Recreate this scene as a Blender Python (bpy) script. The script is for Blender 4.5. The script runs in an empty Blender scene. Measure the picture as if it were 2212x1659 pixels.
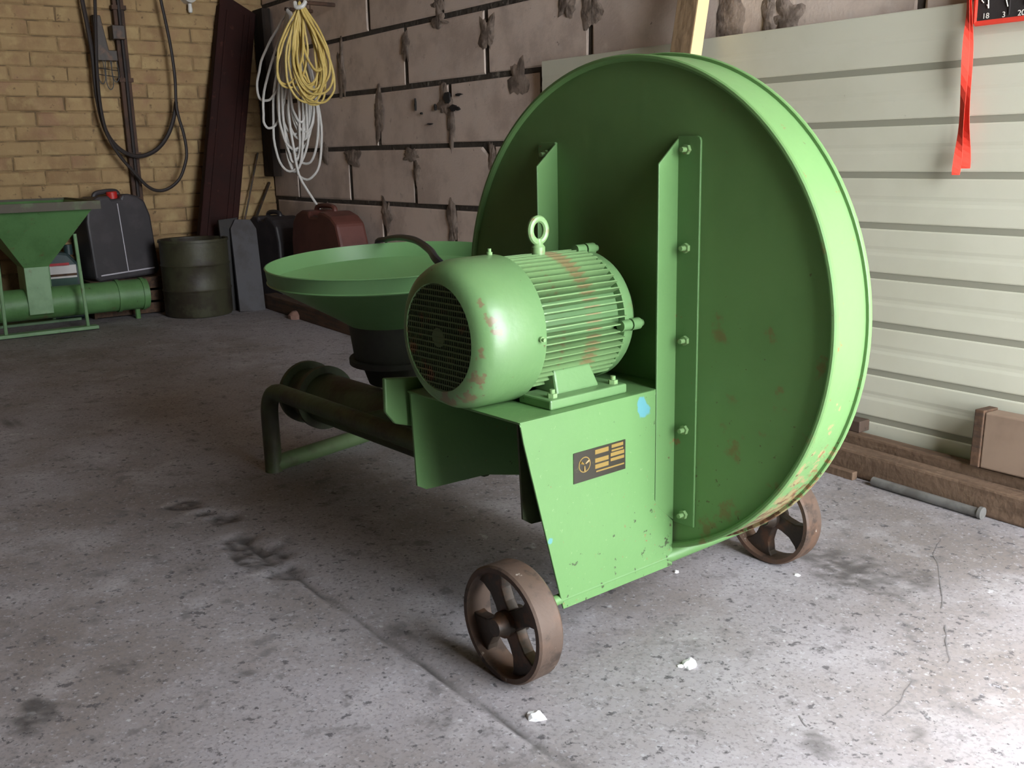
import bpy, bmesh, math, random
from mathutils import Vector, Matrix, noise
random.seed(7)
D = bpy.data
COL = bpy.context.scene.collection
PI = math.pi

# ------------------------------------------------------------------ camera
F_PX, PITCH, ROLL, CAM_H = 2157.7, 0.2281, -0.0227, 0.83
_r0, _u0 = Vector((1, 0, 0)), Vector((0, math.sin(PITCH), math.cos(PITCH)))
CAM_F = Vector((0, math.cos(PITCH), -math.sin(PITCH)))
CAM_R = _r0 * math.cos(ROLL) + _u0 * math.sin(ROLL)
CAM_U = -_r0 * math.sin(ROLL) + _u0 * math.cos(ROLL)
CAM_P = Vector((0, 0, CAM_H))
cam_data = D.cameras.new('camera')
cam = D.objects.new('camera', cam_data)
COL.objects.link(cam)
cam_data.sensor_fit = 'HORIZONTAL'
cam_data.sensor_width = 36.0
cam_data.lens = F_PX / 2212.0 * 36.0
cam_data.clip_start = 0.02
cam.matrix_world = Matrix(((CAM_R.x, CAM_U.x, -CAM_F.x, 0), (CAM_R.y, CAM_U.y, -CAM_F.y, 0),
                           (CAM_R.z, CAM_U.z, -CAM_F.z, CAM_H), (0, 0, 0, 1)))
sc = bpy.context.scene
sc.camera = cam

# ------------------------------------------------------------------ daylight and exposure
sc.view_settings.view_transform = 'Standard'
sc.view_settings.look = 'None'
sc.view_settings.gamma = 1.0
sc.view_settings.use_curve_mapping = False
sc.view_settings.exposure = 0.0
world = D.worlds.new('overcast_sky')
sc.world = world
world.use_nodes = True
_bg = world.node_tree.nodes['Background']
_bg.inputs[0].default_value = (0.88, 0.94, 1.0, 1)
_bg.inputs[1].default_value = 23.0

# room frame: X = s (along the block wall, from the far corner), Y = into the block wall (interior is y < 0)
RZ = -0.94300
CORNER = Vector((-1.29297, 5.64873, 0.0))
ROOM = Matrix.Translation(CORNER) @ Matrix.Rotation(RZ, 4, 'Z')
ROOM_I = ROOM.inverted()
S_FRONT, DOOR_Y0, DOOR_Y1, DOOR_H = 6.20, -1.45, -0.08, 2.50

def tz(s):
    """height of the gently falling floor"""
    return 0.02 * (4.1 - s)

portal_data = D.lights.new('doorway_portal', 'AREA')
portal_data.shape = 'RECTANGLE'
portal_data.size, portal_data.size_y = DOOR_Y1 - DOOR_Y0, DOOR_H
portal_data.cycles.is_portal = True
portal = D.objects.new('doorway_portal', portal_data)
COL.objects.link(portal)
_px = Matrix(((0, 0, 1, S_FRONT + 0.1), (1, 0, 0, (DOOR_Y0 + DOOR_Y1) / 2), (0, 1, 0, DOOR_H / 2), (0, 0, 0, 1)))
portal.matrix_world = ROOM @ _px     # local -Z looks into the room

sun_data = D.lights.new('patch_sun', 'SUN')  # sun added to brighten the floor by the door; wide disc softens the patch
sun_data.energy = 30.0
sun_data.angle = math.radians(22)
sun_data.color = (0.97, 0.98, 1.0)
sun = D.objects.new('patch_sun', sun_data)
COL.objects.link(sun)
_sd = ROOM.to_3x3() @ Vector((-math.cos(math.radians(60)), 0.06, -math.sin(math.radians(60))))
sun.rotation_euler = _sd.to_track_quat('-Z', 'Y').to_euler()

# ------------------------------------------------------------------ helpers
def ray_room(px, py):
    d = CAM_F + CAM_R * ((px - 1106) / F_PX) - CAM_U * ((py - 829.5) / F_PX)
    return ROOM_I @ CAM_P, (ROOM_I.to_3x3() @ d)

def on_right(px, py, y=0.0):
    o, d = ray_room(px, py); t = (y - o.y) / d.y
    return o + d * t

def on_left(px, py, s=0.0):
    o, d = ray_room(px, py); t = (s - o.x) / d.x
    return o + d * t

def on_floor(px, py, h=0.0):
    o, d = ray_room(px, py)
    # z = .02*(4.1-s)+h
    t = (0.02 * (4.1 - o.x) + h - o.z) / (d.z + 0.02 * d.x)
    return o + d * t

class MB:
    def __init__(self):
        self.v = []; self.f = []; self.sm = []
    def add(self, vs, fs, smooth=False):
        n = len(self.v)
        self.v += [tuple(v) for v in vs]
        self.f += [tuple(i + n for i in f) for f in fs]
        self.sm += [smooth] * len(fs)
        return self
    def box(self, x0, x1, y0, y1, z0, z1):
        vs = [(x, y, z) for x in (x0, x1) for y in (y0, y1) for z in (z0, z1)]
        fs = [(0, 1, 3, 2), (4, 6, 7, 5), (0, 4, 5, 1), (2, 3, 7, 6), (0, 2, 6, 4), (1, 5, 7, 3)]
        return self.add(vs, fs)
    def prism(self, poly, axis, t0, t1):
        """poly: 2-D outline; axis 'x': (y,z), 'y': (x,z), 'z': (x,y)"""
        def p(a, b, t):
            return (t, a, b) if axis == 'x' else (a, t, b) if axis == 'y' else (a, b, t)
        n = len(poly)
        vs = [p(a, b, t0) for a, b in poly] + [p(a, b, t1) for a, b in poly]
        fs = [tuple(range(n)), tuple(reversed(range(n, 2 * n)))]
        fs += [(i, (i + n), (i + 1) % n + n, (i + 1) % n) for i in range(n)]
        return self.add(vs, fs)
    def lathe(self, prof, axis='x', c=(0, 0), seg=48, close=False, a0=0.0, a1=2 * PI):
        """prof: (t, r) along the axis; c: centre in the two other coordinates"""
        full = abs(a1 - a0 - 2 * PI) < 1e-6
        m = seg if full else seg + 1
        vs = []
        for t, r in prof:
            for k in range(m):
                a = a0 + (a1 - a0) * k / seg
                p, q = c[0] + r * math.cos(a), c[1] + r * math.sin(a)
                vs.append((t, p, q) if axis == 'x' else (p, t, q) if axis == 'y' else (p, q, t))
        fs = []
        L = len(prof)
        for i in range(L if close else L - 1):
            j = (i + 1) % L
            for k in range(m if full else m - 1):
                k2 = (k + 1) % m
                fs.append((i * m + k, i * m + k2, j * m + k2, j * m + k))
        return self.add(vs, fs, True)
    def tube(self, pts, r, seg=8, caps=True, closed=False):
        pts = [Vector(p) for p in pts]
        n = len(pts)
        rs = r if isinstance(r, (list, tuple)) else [r] * n
        tang = []
        for i in range(n):
            a = pts[(i - 1) % n] if (closed or i > 0) else pts[i]
            b = pts[(i + 1) % n] if (closed or i < n - 1) else pts[i]
            tang.append((b - a).normalized())
        ref = Vector((0, 0, 1)) if abs(tang[0].z) < 0.9 else Vector((1, 0, 0))
        u = tang[0].cross(ref).normalized()
        vs = []
        for i in range(n):
            u = (u - tang[i] * u.dot(tang[i])).normalized()
            w = tang[i].cross(u)
            for k in range(seg):
                a = 2 * PI * k / seg
                vs.append(pts[i] + (u * math.cos(a) + w * math.sin(a)) * rs[i])
        fs = []
        for i in range(n if closed else n - 1):
            j = (i + 1) % n
            for k in range(seg):
                k2 = (k + 1) % seg
                fs.append((i * seg + k, i * seg + k2, j * seg + k2, j * seg + k))
        if caps and not closed:
            fs.append(tuple(reversed(range(seg)))); fs.append(tuple(range((n - 1) * seg, n * seg)))
        return self.add(vs, fs, True)
    def xf(self, m):
        self.v = [tuple(m @ Vector(v)) for v in self.v]
        return self
    def mesh(self, name, mat, sharp=32):
        me = D.meshes.new(name)
        me.from_pydata(self.v, [], self.f)
        bm = bmesh.new(); bm.from_mesh(me)
        bmesh.ops.recalc_face_normals(bm, faces=bm.faces)
        bm.to_mesh(me); bm.free()
        me.polygons.foreach_set('use_smooth', self.sm)
        if any(self.sm):
            me.set_sharp_from_angle(angle=math.radians(sharp))
        if mat: me.materials.append(mat)
        me.update()
        return me
    def build(self, name, mat, parent=None, bevel=0.0, matrix=None, sharp=32):
        o = D.objects.new(name, self.mesh(name, mat, sharp))
        COL.objects.link(o)
        if parent: o.parent = parent
        if matrix is not None: o.matrix_world = matrix
        if bevel:
            b = o.modifiers.new('bevel', 'BEVEL')
            b.width = bevel; b.segments = 2; b.limit_method = 'ANGLE'; b.angle_limit = math.radians(35)
            b.harden_normals = False
        return o

def inst(name, me, parent, loc=(0, 0, 0), rot=(0, 0, 0), scale=(1, 1, 1)):
    o = D.objects.new(name, me); COL.objects.link(o)
    o.parent = parent; o.location = loc; o.rotation_euler = rot; o.scale = scale
    return o

def tag(o, label, cat, group=None):
    o['label'] = label; o['category'] = cat
    if group: o['group'] = group
    return o

def empty(name, matrix):
    o = D.objects.new(name, None); COL.objects.link(o)
    o.empty_display_size = 0.1
    o.matrix_world = matrix
    return o

def struct(o):
    o['kind'] = 'structure'
    return o

def room_at(s, y, z, rz=0.0, rx=0.0, ry=0.0):
    return ROOM @ Matrix.Translation((s, y, z)) @ Matrix.Rotation(rz, 4, 'Z') @ Matrix.Rotation(rx, 4, 'X') @ Matrix.Rotation(ry, 4, 'Y')

def smooth_path(pts, n=6, closed=False):
    P = [Vector(p) for p in pts]; out = []
    L = len(P)
    for i in range(L if closed else L - 1):
        p0 = P[(i - 1) % L] if (closed or i > 0) else P[i]
        p1, p2 = P[i], P[(i + 1) % L]
        p3 = P[(i + 2) % L] if (closed or i < L - 2) else p2
        for k in range(n):
            t = k / n
            out.append(0.5 * ((2 * p1) + (p2 - p0) * t + (2 * p0 - 5 * p1 + 4 * p2 - p3) * t * t + (3 * p1 - p0 - 3 * p2 + p3) * t ** 3))
    if not closed: out.append(P[-1])
    return out

# ------------------------------------------------------------------ materials
def srgb(r, g, b):
    f = lambda c: (c / 255 / 12.92) if c / 255 <= 0.04045 else ((c / 255 + 0.055) / 1.055) ** 2.4
    return (f(r), f(g), f(b), 1)

def mat(name, col, rough=0.7, metal=0.0, layers=(), bump=None, coord='Object', rnd=0.0, spec=0.5, rough_var=0.0):
    """layers: ('noise', colour, scale, lo, hi, amount[, stretch])  or  ('spot', colour, centre, radius, distort scale, amount)"""
    m = D.materials.new(name); m.use_nodes = True
    nt = m.node_tree; N = nt.nodes; L = nt.links
    b = N['Principled BSDF']
    b.inputs['Roughness'].default_value = rough
    b.inputs['Metallic'].default_value = metal
    b.inputs['Specular IOR Level'].default_value = spec
    if coord == 'World':
        g = N.new('ShaderNodeNewGeometry'); src = g.outputs['Position']
    else:
        tc = N.new('ShaderNodeTexCoord'); src = tc.outputs['Object']
    if rnd:
        oi = N.new('ShaderNodeObjectInfo')
        off = N.new('ShaderNodeVectorMath'); off.operation = 'SCALE'
        cb = N.new('ShaderNodeCombineXYZ')
        for i in range(3): L.new(oi.outputs['Random'], cb.inputs[i])
        L.new(cb.outputs[0], off.inputs[0]); off.inputs['Scale'].default_value = 37.0
        ad = N.new('ShaderNodeVectorMath'); ad.operation = 'ADD'
        L.new(src, ad.inputs[0]); L.new(off.outputs[0], ad.inputs[1]); src_n = ad.outputs[0]
    else:
        src_n = src
    rgb = N.new('ShaderNodeRGB'); rgb.outputs[0].default_value = col
    cur = rgb.outputs[0]
    if rnd:
        hs = N.new('ShaderNodeHueSaturation')
        mr = N.new('ShaderNodeMapRange'); mr.inputs[3].default_value = 1 - rnd; mr.inputs[4].default_value = 1 + rnd
        L.new(oi.outputs['Random'], mr.inputs[0]); L.new(mr.outputs[0], hs.inputs['Value'])
        L.new(cur, hs.inputs['Color']); cur = hs.outputs[0]
    for ly in layers:
        mix = N.new('ShaderNodeMix'); mix.data_type = 'RGBA'
        L.new(cur, mix.inputs[6]); mix.inputs[7].default_value = ly[1]
        mr = N.new('ShaderNodeMapRange'); mr.interpolation_type = 'SMOOTHSTEP'
        if ly[0] == 'noise':
            _, _, scale, lo, hi, amt = ly[:6]
            t = N.new('ShaderNodeTexNoise'); t.inputs['Scale'].default_value = scale
            t.inputs['Detail'].default_value = 5; t.inputs['Roughness'].default_value = 0.6
            s_in = src_n
            if len(ly) > 6:
                mp = N.new('ShaderNodeMapping'); mp.inputs['Scale'].default_value = ly[6]
                L.new(src_n, mp.inputs[0]); s_in = mp.outputs[0]
            L.new(s_in, t.inputs['Vector'])
            L.new(t.outputs[0], mr.inputs[0])
            mr.inputs[1].default_value = lo; mr.inputs[2].default_value = hi
            mr.inputs[3].default_value = 0; mr.inputs[4].default_value = amt
        elif ly[0] == 'wear':
            _, _, scale, lo, hi, amt, axis, off = ly
            t = N.new('ShaderNodeTexNoise'); t.inputs['Scale'].default_value = scale
            t.inputs['Detail'].default_value = 5; t.inputs['Roughness'].default_value = 0.62
            L.new(src_n, t.inputs['Vector'])
            dt = N.new('ShaderNodeVectorMath'); dt.operation = 'DOT_PRODUCT'
            L.new(src, dt.inputs[0]); dt.inputs[1].default_value = axis
            a1 = N.new('ShaderNodeMath'); a1.operation = 'ADD'; L.new(dt.outputs['Value'], a1.inputs[0]); a1.inputs[1].default_value = off
            a2 = N.new('ShaderNodeMath'); a2.operation = 'ADD'; L.new(a1.outputs[0], a2.inputs[0]); L.new(t.outputs[0], a2.inputs[1])
            L.new(a2.outputs[0], mr.inputs[0])
            mr.inputs[1].default_value = lo; mr.inputs[2].default_value = hi
            mr.inputs[3].default_value = 0; mr.inputs[4].default_value = amt
        elif ly[0] == 'attr':
            a = N.new('ShaderNodeAttribute'); a.attribute_name = ly[2]
            L.new(a.outputs['Fac'], mr.inputs[0])
            mr.inputs[1].default_value = 0; mr.inputs[2].default_value = 1
            mr.inputs[3].default_value = 0; mr.inputs[4].default_value = ly[3]
        else:
            _, _, c, r, ds, amt = ly[:6]
            t = N.new('ShaderNodeTexNoise'); t.inputs['Scale'].default_value = ds; t.inputs['Detail'].default_value = 4
            L.new(src, t.inputs['Vector'])
            sb = N.new('ShaderNodeVectorMath'); sb.operation = 'DISTANCE'
            L.new(src, sb.inputs[0]); sb.inputs[1].default_value = c
            ma = N.new('ShaderNodeMath'); ma.operation = 'MULTIPLY_ADD'
            L.new(t.outputs[0], ma.inputs[0]); ma.inputs[1].default_value = r * 2.6; L.new(sb.outputs['Value'], ma.inputs[2])
            L.new(ma.outputs[0], mr.inputs[0])
            mr.inputs[1].default_value = r * 1.75; mr.inputs[2].default_value = r * 2.0
            mr.inputs[3].default_value = amt; mr.inputs[4].default_value = 0
        L.new(mr.outputs[0], mix.inputs[0]); cur = mix.outputs[2]
    L.new(cur, b.inputs['Base Color'])
    if rough_var:
        t = N.new('ShaderNodeTexNoise'); t.inputs['Scale'].default_value = 9; L.new(src_n, t.inputs['Vector'])
        mr = N.new('ShaderNodeMapRange'); mr.inputs[3].default_value = rough - rough_var; mr.inputs[4].default_value = rough + rough_var
        L.new(t.outputs[0], mr.inputs[0]); L.new(mr.outputs[0], b.inputs['Roughness'])
    if bump:
        t = N.new('ShaderNodeTexNoise'); t.inputs['Scale'].default_value = bump[0]; t.inputs['Detail'].default_value = 6
        L.new(src_n, t.inputs['Vector'])
        bp = N.new('ShaderNodeBump'); bp.inputs['Strength'].default_value = bump[1]; bp.inputs['Distance'].default_value = bump[2] if len(bump) > 2 else 0.01
        L.new(t.outputs[0], bp.inputs['Height']); L.new(bp.outputs[0], b.inputs['Normal'])
    return m

GREEN = srgb(94, 131, 79)
RUST = srgb(128, 88, 60)
RUSTD = srgb(84, 58, 42)
SKYB = srgb(84, 140, 148)
Z0 = 0.544      # disc centre height in the mill's own frame
m_green = mat('pea_green_paint', GREEN, 0.42, layers=[
    ('noise', srgb(86, 122, 72), 3.0, .4, .7, .6), ('noise', RUST, 26, .66, .71, .75), ('noise', RUSTD, 70, .71, .74, .8)],
    bump=(60, .08), spec=0.4)
m_plate = mat('base_plate_paint', GREEN, 0.42, layers=[
    ('noise', srgb(86, 122, 72), 3.0, .4, .7, .6), ('wear', srgb(52, 56, 40), 48, .67, .70, .85, (.12, 0, -.16), .16 * .42), ('wear', RUST, 90, .685, .71, .85, (.12, 0, -.16), .16 * .42), ('noise', srgb(122, 150, 104), 130, .66, .70, .5),
    ('spot', SKYB, (-0.080, -0.131, Z0 - 0.145), 0.021, 30, .95), ('spot', SKYB, (-0.020, -0.131, Z0 - 0.15), 0.017, 30, .8),
    ('spot', SKYB, (-0.30, -0.131, Z0 - 0.33), 0.008, 30, .8)], bump=(60, .08), spec=0.4)
m_disc = mat('housing_cover_paint', srgb(104, 140, 85), 0.45, layers=[
    ('noise', srgb(94, 128, 76), 4, .4, .7, .6), ('wear', RUST, 16, .62, .72, .55, (0, -.05, -.22), .22 * Z0), ('wear', RUSTD, 60, .69, .73, .7, (0, 0, -.14), .14 * Z0)], bump=(50, .08), spec=0.4)
m_band = mat('housing_band_paint', srgb(106, 142, 88), 0.42, layers=[
    ('noise', srgb(98, 135, 82), 4, .4, .7, .6), ('noise', RUST, 30, .655, .70, .85), ('noise', RUSTD, 70, .69, .73, .85),
    ('wear', srgb(150, 132, 96), 34, .60, .66, .85, (0, 0, -.85), .85 * (Z0 - .15)), ('wear', RUST, 50, .64, .69, .85, (0, 0, -.75), .75 * (Z0 - .14)), ('wear', RUSTD, 75, .66, .70, .9, (0, 0, -.80), .80 * (Z0 - .17)),
    ('spot', RUST, (.04, -.425, Z0 + .08), .012, 45, .9)], bump=(50, .08), spec=0.4)
m_motor = mat('motor_paint', srgb(100, 134, 86), 0.33, layers=[
    ('noise', srgb(90, 123, 78), 5, .4, .7, .6), ('noise', RUST, 17, .66, .72, .6), ('noise', RUSTD, 55, .69, .72, .8)] + [('spot', srgb(112, 86, 66), (x, y, Z0 + z), r * 1.55, 75, .75) for x, y, z, r in ((-.379, -.0935, .040, .011), (-.388, -.080, .066, .009), (-.370, -.098, .021, .008), (-.396, -.088, -.015, .011), (-.392, -.075, -.055, .013), (-.386, -.070, -.074, .010), (-.39, -.045, -.095, .016), (-.392, .01, -.105, .018))],
    bump=(70, .06), spec=0.5)
m_fin = mat('fin_paint', srgb(106, 136, 88), 0.4, layers=[
    ('noise', srgb(124, 92, 66), 14, .58, .66, .7), ('noise', srgb(96, 134, 132), 9, .62, .70, .6)], bump=(70, .06), spec=0.45)
m_grille = mat('grille_paint', srgb(76, 96, 58), 0.5, layers=[('noise', RUST, 20, .55, .66, .7)])
m_dark = mat('flat_black', srgb(26, 24, 22), 0.7)
m_castiron = mat('rusty_cast_iron', srgb(84, 68, 58), 0.62, .25, layers=[
    ('noise', srgb(104, 76, 58), 9, .45, .65, .7), ('noise', srgb(52, 42, 36), 24, .52, .66, .8), ('noise', srgb(170, 160, 150), 50, .66, .72, .7)], bump=(70, .3, .004))
m_spoke = mat('greasy_iron', srgb(58, 48, 40), 0.5, .2, layers=[('noise', srgb(96, 66, 46), 20, .5, .66, .7)], bump=(60, .25, .004))
m_bolt = mat('painted_bolt', srgb(120, 152, 100), 0.4, layers=[('noise', RUST, 60, .55, .65, .6)])
m_hopper = mat('hopper_paint', srgb(108, 150, 97), 0.4, layers=[
    ('noise', srgb(98, 140, 88), 4, .4, .7, .6), ('noise', SKYB, 30, .70, .74, .6), ('noise', RUST, 40, .70, .74, .6)], bump=(50, .05))
m_dirtgreen = mat('dirty_green_paint', srgb(66, 78, 48), 0.55, layers=[('noise', srgb(52, 44, 30), 8, .42, .62, .8)], bump=(60, .15))
m_neck = mat('neck_dark_green', srgb(38, 40, 28), 0.6, layers=[('noise', srgb(26, 22, 16), 8, .42, .62, .8)])  # darker green for the neck below the hopper
m_bar = mat('worn_green_bar', srgb(84, 104, 68), 0.55, layers=[('noise', srgb(66, 64, 46), 8, .42, .62, .7)])
m_cable = mat('black_rubber', srgb(28, 30, 34), 0.45)
m_gold = mat('gold_print', srgb(128, 104, 48), 0.45)
m_plateblk = mat('nameplate_black', srgb(40, 36, 26), 0.4, layers=[('noise', srgb(80, 84, 50), 50, .6, .7, .6)])

# ------------------------------------------------------------------ the setting: floor
def fl2(px, py):
    p = on_floor(px, py); return Vector((p.x, p.y))
J0, J1 = fl2(640, 1245), fl2(1110, 1572)
JD = (J1 - J0).normalized(); JN = Vector((-JD.y, JD.x))
PIT = [(fl2(560, 1195), .085), (fl2(520, 1165), .05), (fl2(610, 1235), .05), (fl2(480, 1120), .045), (fl2(395, 1090), .05), (fl2(440, 1108), .03)]
STAINS = [(fl2(80, 1535), .055, .8, .9), (fl2(280, 1440), .05, .5, .6), (fl2(1850, 1235), .12, .75, .5), (fl2(1780, 1205), .10, .7, .5),
          (fl2(1980, 1250), .06, .6, .5), (fl2(1900, 1260), .09, .6, .5), (fl2(1760, 1605), .045, .6, .6), (fl2(620, 1330), .05, .45, .6),
          (fl2(850, 1370), .05, .5, .6), (fl2(200, 1240), .05, .5, .6), (fl2(20, 915), .05, .8, .8), (fl2(60, 1185), .04, .4, .6), (fl2(540, 1460), .025, .7, .6),
          (fl2(1980, 1580), .03, .6, .6), (fl2(950, 1560), .05, .5, .6), (fl2(330, 1205), .03, .5, .6), (fl2(1640, 1400), .03, .4, .6), (fl2(1500, 1395), .03, .4, .6)]

def axis_lines(lo, hi, f0, f1, fine, coarse):
    out = []; x = lo
    while x < hi - 1e-6:
        out.append(x); x += fine if f0 <= x < f1 else coarse
    out.append(hi)
    return out
XS = axis_lines(-0.3, 6.5, 2.9, 5.05, .011, .12)
YS = axis_lines(-6.5, 0.3, -2.35, -0.05, .011, .12)
fv, stain = [], []
for x in XS:
    for y in YS:
        p = Vector((x, y)); z = tz(x)
        n1 = noise.noise((x * 2.3, y * 2.3, 1.7)); n2 = noise.noise((x * 26, y * 26, 4.2)); n3 = noise.noise((x * 60, y * 60, 9.1))
        z += n1 * .0015 + n3 * .0006
        st = 0.0
        q = p - J0; dj = q.dot(JN) + .004 * n2; al = q.dot(JD)
        if al > -.25:
            g = max(0, 1 - abs(dj) / .011)
            k = .55 + .45 * noise.noise((al * 7, 3.3, 0))
            z -= g * .010 * k; st = max(st, g * 1.0 * min(1, k + .2))
            g2 = max(0, 1 - abs(dj + .028) / .008)
            z += g2 * .004 * k
        for c, r in PIT:
            dd = (p - c).length / r + n2 * .55
            if dd < 1:
                h = min(1, (1 - dd) * 2.2)
                z -= h * .008 * (.8 + .7 * n3 + .4 * n2); st = max(st, h * (.55 + .7 * n3))
        for c, r, a, ns in STAINS:
            dd = (p - c).length / r + ns * (n2 * .9 + .5 * noise.noise((x * 9, y * 9, 7)))
            if dd < 1: st = max(st, a * min(1, (1 - dd) * 1.8) * max(0, min(1, .75 + n3 * .9 + noise.noise((x * 30, y * 30, 2)) * .9)))
        fv.append((x, y, z)); stain.append(st)
ny = len(YS)
ff = [(i * ny + j, (i + 1) * ny + j, (i + 1) * ny + j + 1, i * ny + j + 1) for i in range(len(XS) - 1) for j in range(ny - 1)]
fm = D.meshes.new('floor'); fm.from_pydata(fv, [], ff)
at = fm.attributes.new('stain', 'FLOAT', 'POINT'); at.data.foreach_set('value', stain)
fm.polygons.foreach_set('use_smooth', [True] * len(ff))
m_floor = mat('worn_concrete', srgb(148, 143, 146), 0.8, coord='World', layers=[
    ('noise', srgb(112, 102, 94), 1.6, .38, .66, .75), ('noise', srgb(168, 164, 166), 7, .5, .72, .5),
    ('noise', srgb(96, 92, 92), 17, .56, .70, .7), ('noise', srgb(106, 102, 104), 140, .50, .64, .55), ('noise', srgb(70, 67, 70), 48, .60, .67, .8), ('noise', srgb(60, 58, 60), 85, .63, .68, .8),
    ('noise', srgb(176, 174, 180), 110, .58, .68, .5), ('noise', srgb(204, 204, 206), 38, .65, .72, .4), ('attr', srgb(64, 60, 58), 'stain', .95)], bump=(110, .25, .003))
fm.materials.append(m_floor)
floor = D.objects.new('floor', fm); COL.objects.link(floor); floor.matrix_world = ROOM; struct(floor)
m_crack = mat('crack_dark', srgb(112, 108, 108), 0.9)
for ci, path in enumerate([[(2032, 1165), (2022, 1185), (2016, 1200), (2026, 1222), (2032, 1262), (2036, 1300), (2034, 1315)],
             [(2042, 1350), (2044, 1385), (2050, 1420), (2046, 1432)],
             [(1975, 1472), (1957, 1490), (1948, 1510), (1930, 1528), (1913, 1545)],
             [(1725, 1548), (1735, 1562), (1745, 1572)]]):
    mb = MB(); w = .0009
    pts = [on_floor(*p) for p in path]; pts2 = smooth_path(pts, 3)
    pts2 = [p + Vector((noise.noise(p * 40) * .003, noise.noise(p * 40 + Vector((5, 5, 5))) * .003, .0012)) for p in pts2]
    vs = []
    for i, p in enumerate(pts2):
        t = (pts2[min(i + 1, len(pts2) - 1)] - pts2[max(i - 1, 0)]).normalized(); nn = Vector((-t.y, t.x, 0)) * w * (.5 + random.random())
        vs += [p + nn, p - nn]
    mb.add(vs, [(2 * i, 2 * i + 1, 2 * i + 3, 2 * i + 2) for i in range(len(pts2) - 1)])
    mb.build('crack', m_crack, floor)

# outside apron in front of the doorway
m_apron = mat('apron_concrete', srgb(190, 188, 182), 0.85, coord='World', layers=[('noise', srgb(150, 148, 142), 4, .45, .65, .5)])
apron = MB().box(6.5, 16, -9, 7, -.35, -.05).build('ground_apron', m_apron, matrix=ROOM); struct(apron)

# ------------------------------------------------------------------ left wall: yellow brick
m_mortarL = mat('brick_mortar', srgb(112, 92, 66), 0.95, layers=[('noise', srgb(156, 130, 92), 11, .40, .56, .85)], bump=(60, .5))
wallL = MB().box(-.20, -.0065, -6.5, .2, -.2, 3.1).build('wall_left', m_mortarL, matrix=ROOM); struct(wallL)
m_brick = mat('limewashed_brick', srgb(166, 138, 98), 0.9, rnd=.07, layers=[
    ('noise', srgb(140, 110, 78), 7, .42, .66, .75), ('noise', srgb(184, 160, 114), 12, .50, .70, .6), ('noise', srgb(92, 72, 54), 30, .62, .72, .75),
    ('noise', srgb(150, 110, 90), 5, .55, .72, .5)], bump=(55, .45, .006))
def brick_mesh(l, h, seed):
    rd = random.Random(seed); c = .006
    j = lambda a: rd.uniform(-a, a)
    back = [(-.011, 0, 0), (-.011, l, 0), (-.011, l, h), (-.011, 0, h)]
    mid = [(-.004, j(.002), j(.0015)), (-.004, l + j(.002), j(.0015)), (-.004, l + j(.002), h + j(.0015)), (-.004, j(.002), h + j(.0015))]
    fr = [(j(.0025), c + abs(j(.004)), c * .7 + abs(j(.002))), (j(.0025), l - c - abs(j(.004)), c * .7 + abs(j(.002))),
          (j(.0025), l - c - abs(j(.004)), h - c * .7 - abs(j(.002))), (j(.0025), c + abs(j(.004)), h - c * .7 - abs(j(.002)))]
    ctr = [(j(.003) + .001, l / 2 + j(.03), h / 2)]
    mb = MB()
    fs = []
    for a, b in ((0, 4), (4, 8)):
        for i in range(4):
            k = (i + 1) % 4; fs.append((a + i, a + k, b + k, b + i))
    fs += [(8, 9, 12), (9, 10, 12), (10, 11, 12), (11, 8, 12)]
    mb.add(back + mid + fr + ctr, fs, True)
    return mb.mesh('brick', m_brick, 25)
BH = .0692
bms = [brick_mesh(.251, BH - .006, i) for i in range(10)]
rb = random.Random(3)
for r in range(-6, 18):
    zt = 1.553 - BH * r
    off = (.13 if r % 2 else 0) + rb.uniform(-.02, .02)
    w = -off
    while w < 1.95:
        o = inst('brick', rb.choice(bms), wallL, (rb.uniform(-.002, .002), -w - .254, zt - BH + .003))
        w += .2585

# ------------------------------------------------------------------ right wall: grey aerated blocks
m_mortarR = mat('block_mortar', srgb(74, 66, 58), 0.95, layers=[('noise', srgb(62, 54, 46), 18, .42, .6, .8), ('noise', srgb(140, 130, 118), 30, .6, .7, .6)], bump=(50, .6))
wallR = MB().box(-.2, 6.4, .0055, .25, -.2, 3.1).build('wall_right', m_mortarR, matrix=ROOM); struct(wallR)
m_block = mat('aerated_block', srgb(214, 196, 183), 0.92, rnd=.05, layers=[
    ('noise', srgb(178, 160, 148), 6, .42, .68, .7), ('noise', srgb(140, 120, 106), 13, .62, .74, .5), ('noise', srgb(214, 200, 190), 20, .55, .72, .5),
    ('noise', srgb(80, 66, 56), 46, .69, .73, .7)], bump=(120, .25, .004))
def block_mesh(l, h, seed, chip=False):
    rd = random.Random(seed); c = .004
    j = lambda a: rd.uniform(-a, a)
    if chip:
        out = [(0, 0), (l, 0), (l, h * .80), (l - .06, h), (0, h)]
    else:
        out = [(0, 0), (l, 0), (l, h), (0, h)]
    n = len(out); cx, cz = l / 2, h / 2
    back = [(x, .014, z) for x, z in out]
    mid = [(x + j(.003), .0025, z + j(.003)) for x, z in out]
    fr = [(x + math.copysign(c + abs(j(.004)), cx - x), j(.0015), z + math.copysign(c + abs(j(.004)), cz - z)) for x, z in out]
    mb = MB(); fs = []
    for a, b in ((0, n), (n, 2 * n)):
        for i in range(n):
            k = (i + 1) % n; fs.append((a + i, a + k, b + k, b + i))
    fs.append(tuple(range(2 * n, 3 * n)))
    mb.add(back + mid + fr, fs, False)
    return mb.mesh('block', m_block)
kms = [block_mesh(.574, .229, i) for i in range(6)]
chipm = block_mesh(.566, .229, 77, True)
starts = {0: 1.18, 1: .885, 2: 1.218, 3: .919, 4: .626, 5: .93, 6: .62, -1: .88, -2: 1.2, -3: .9, -4: 1.2, -5: .9}
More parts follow.
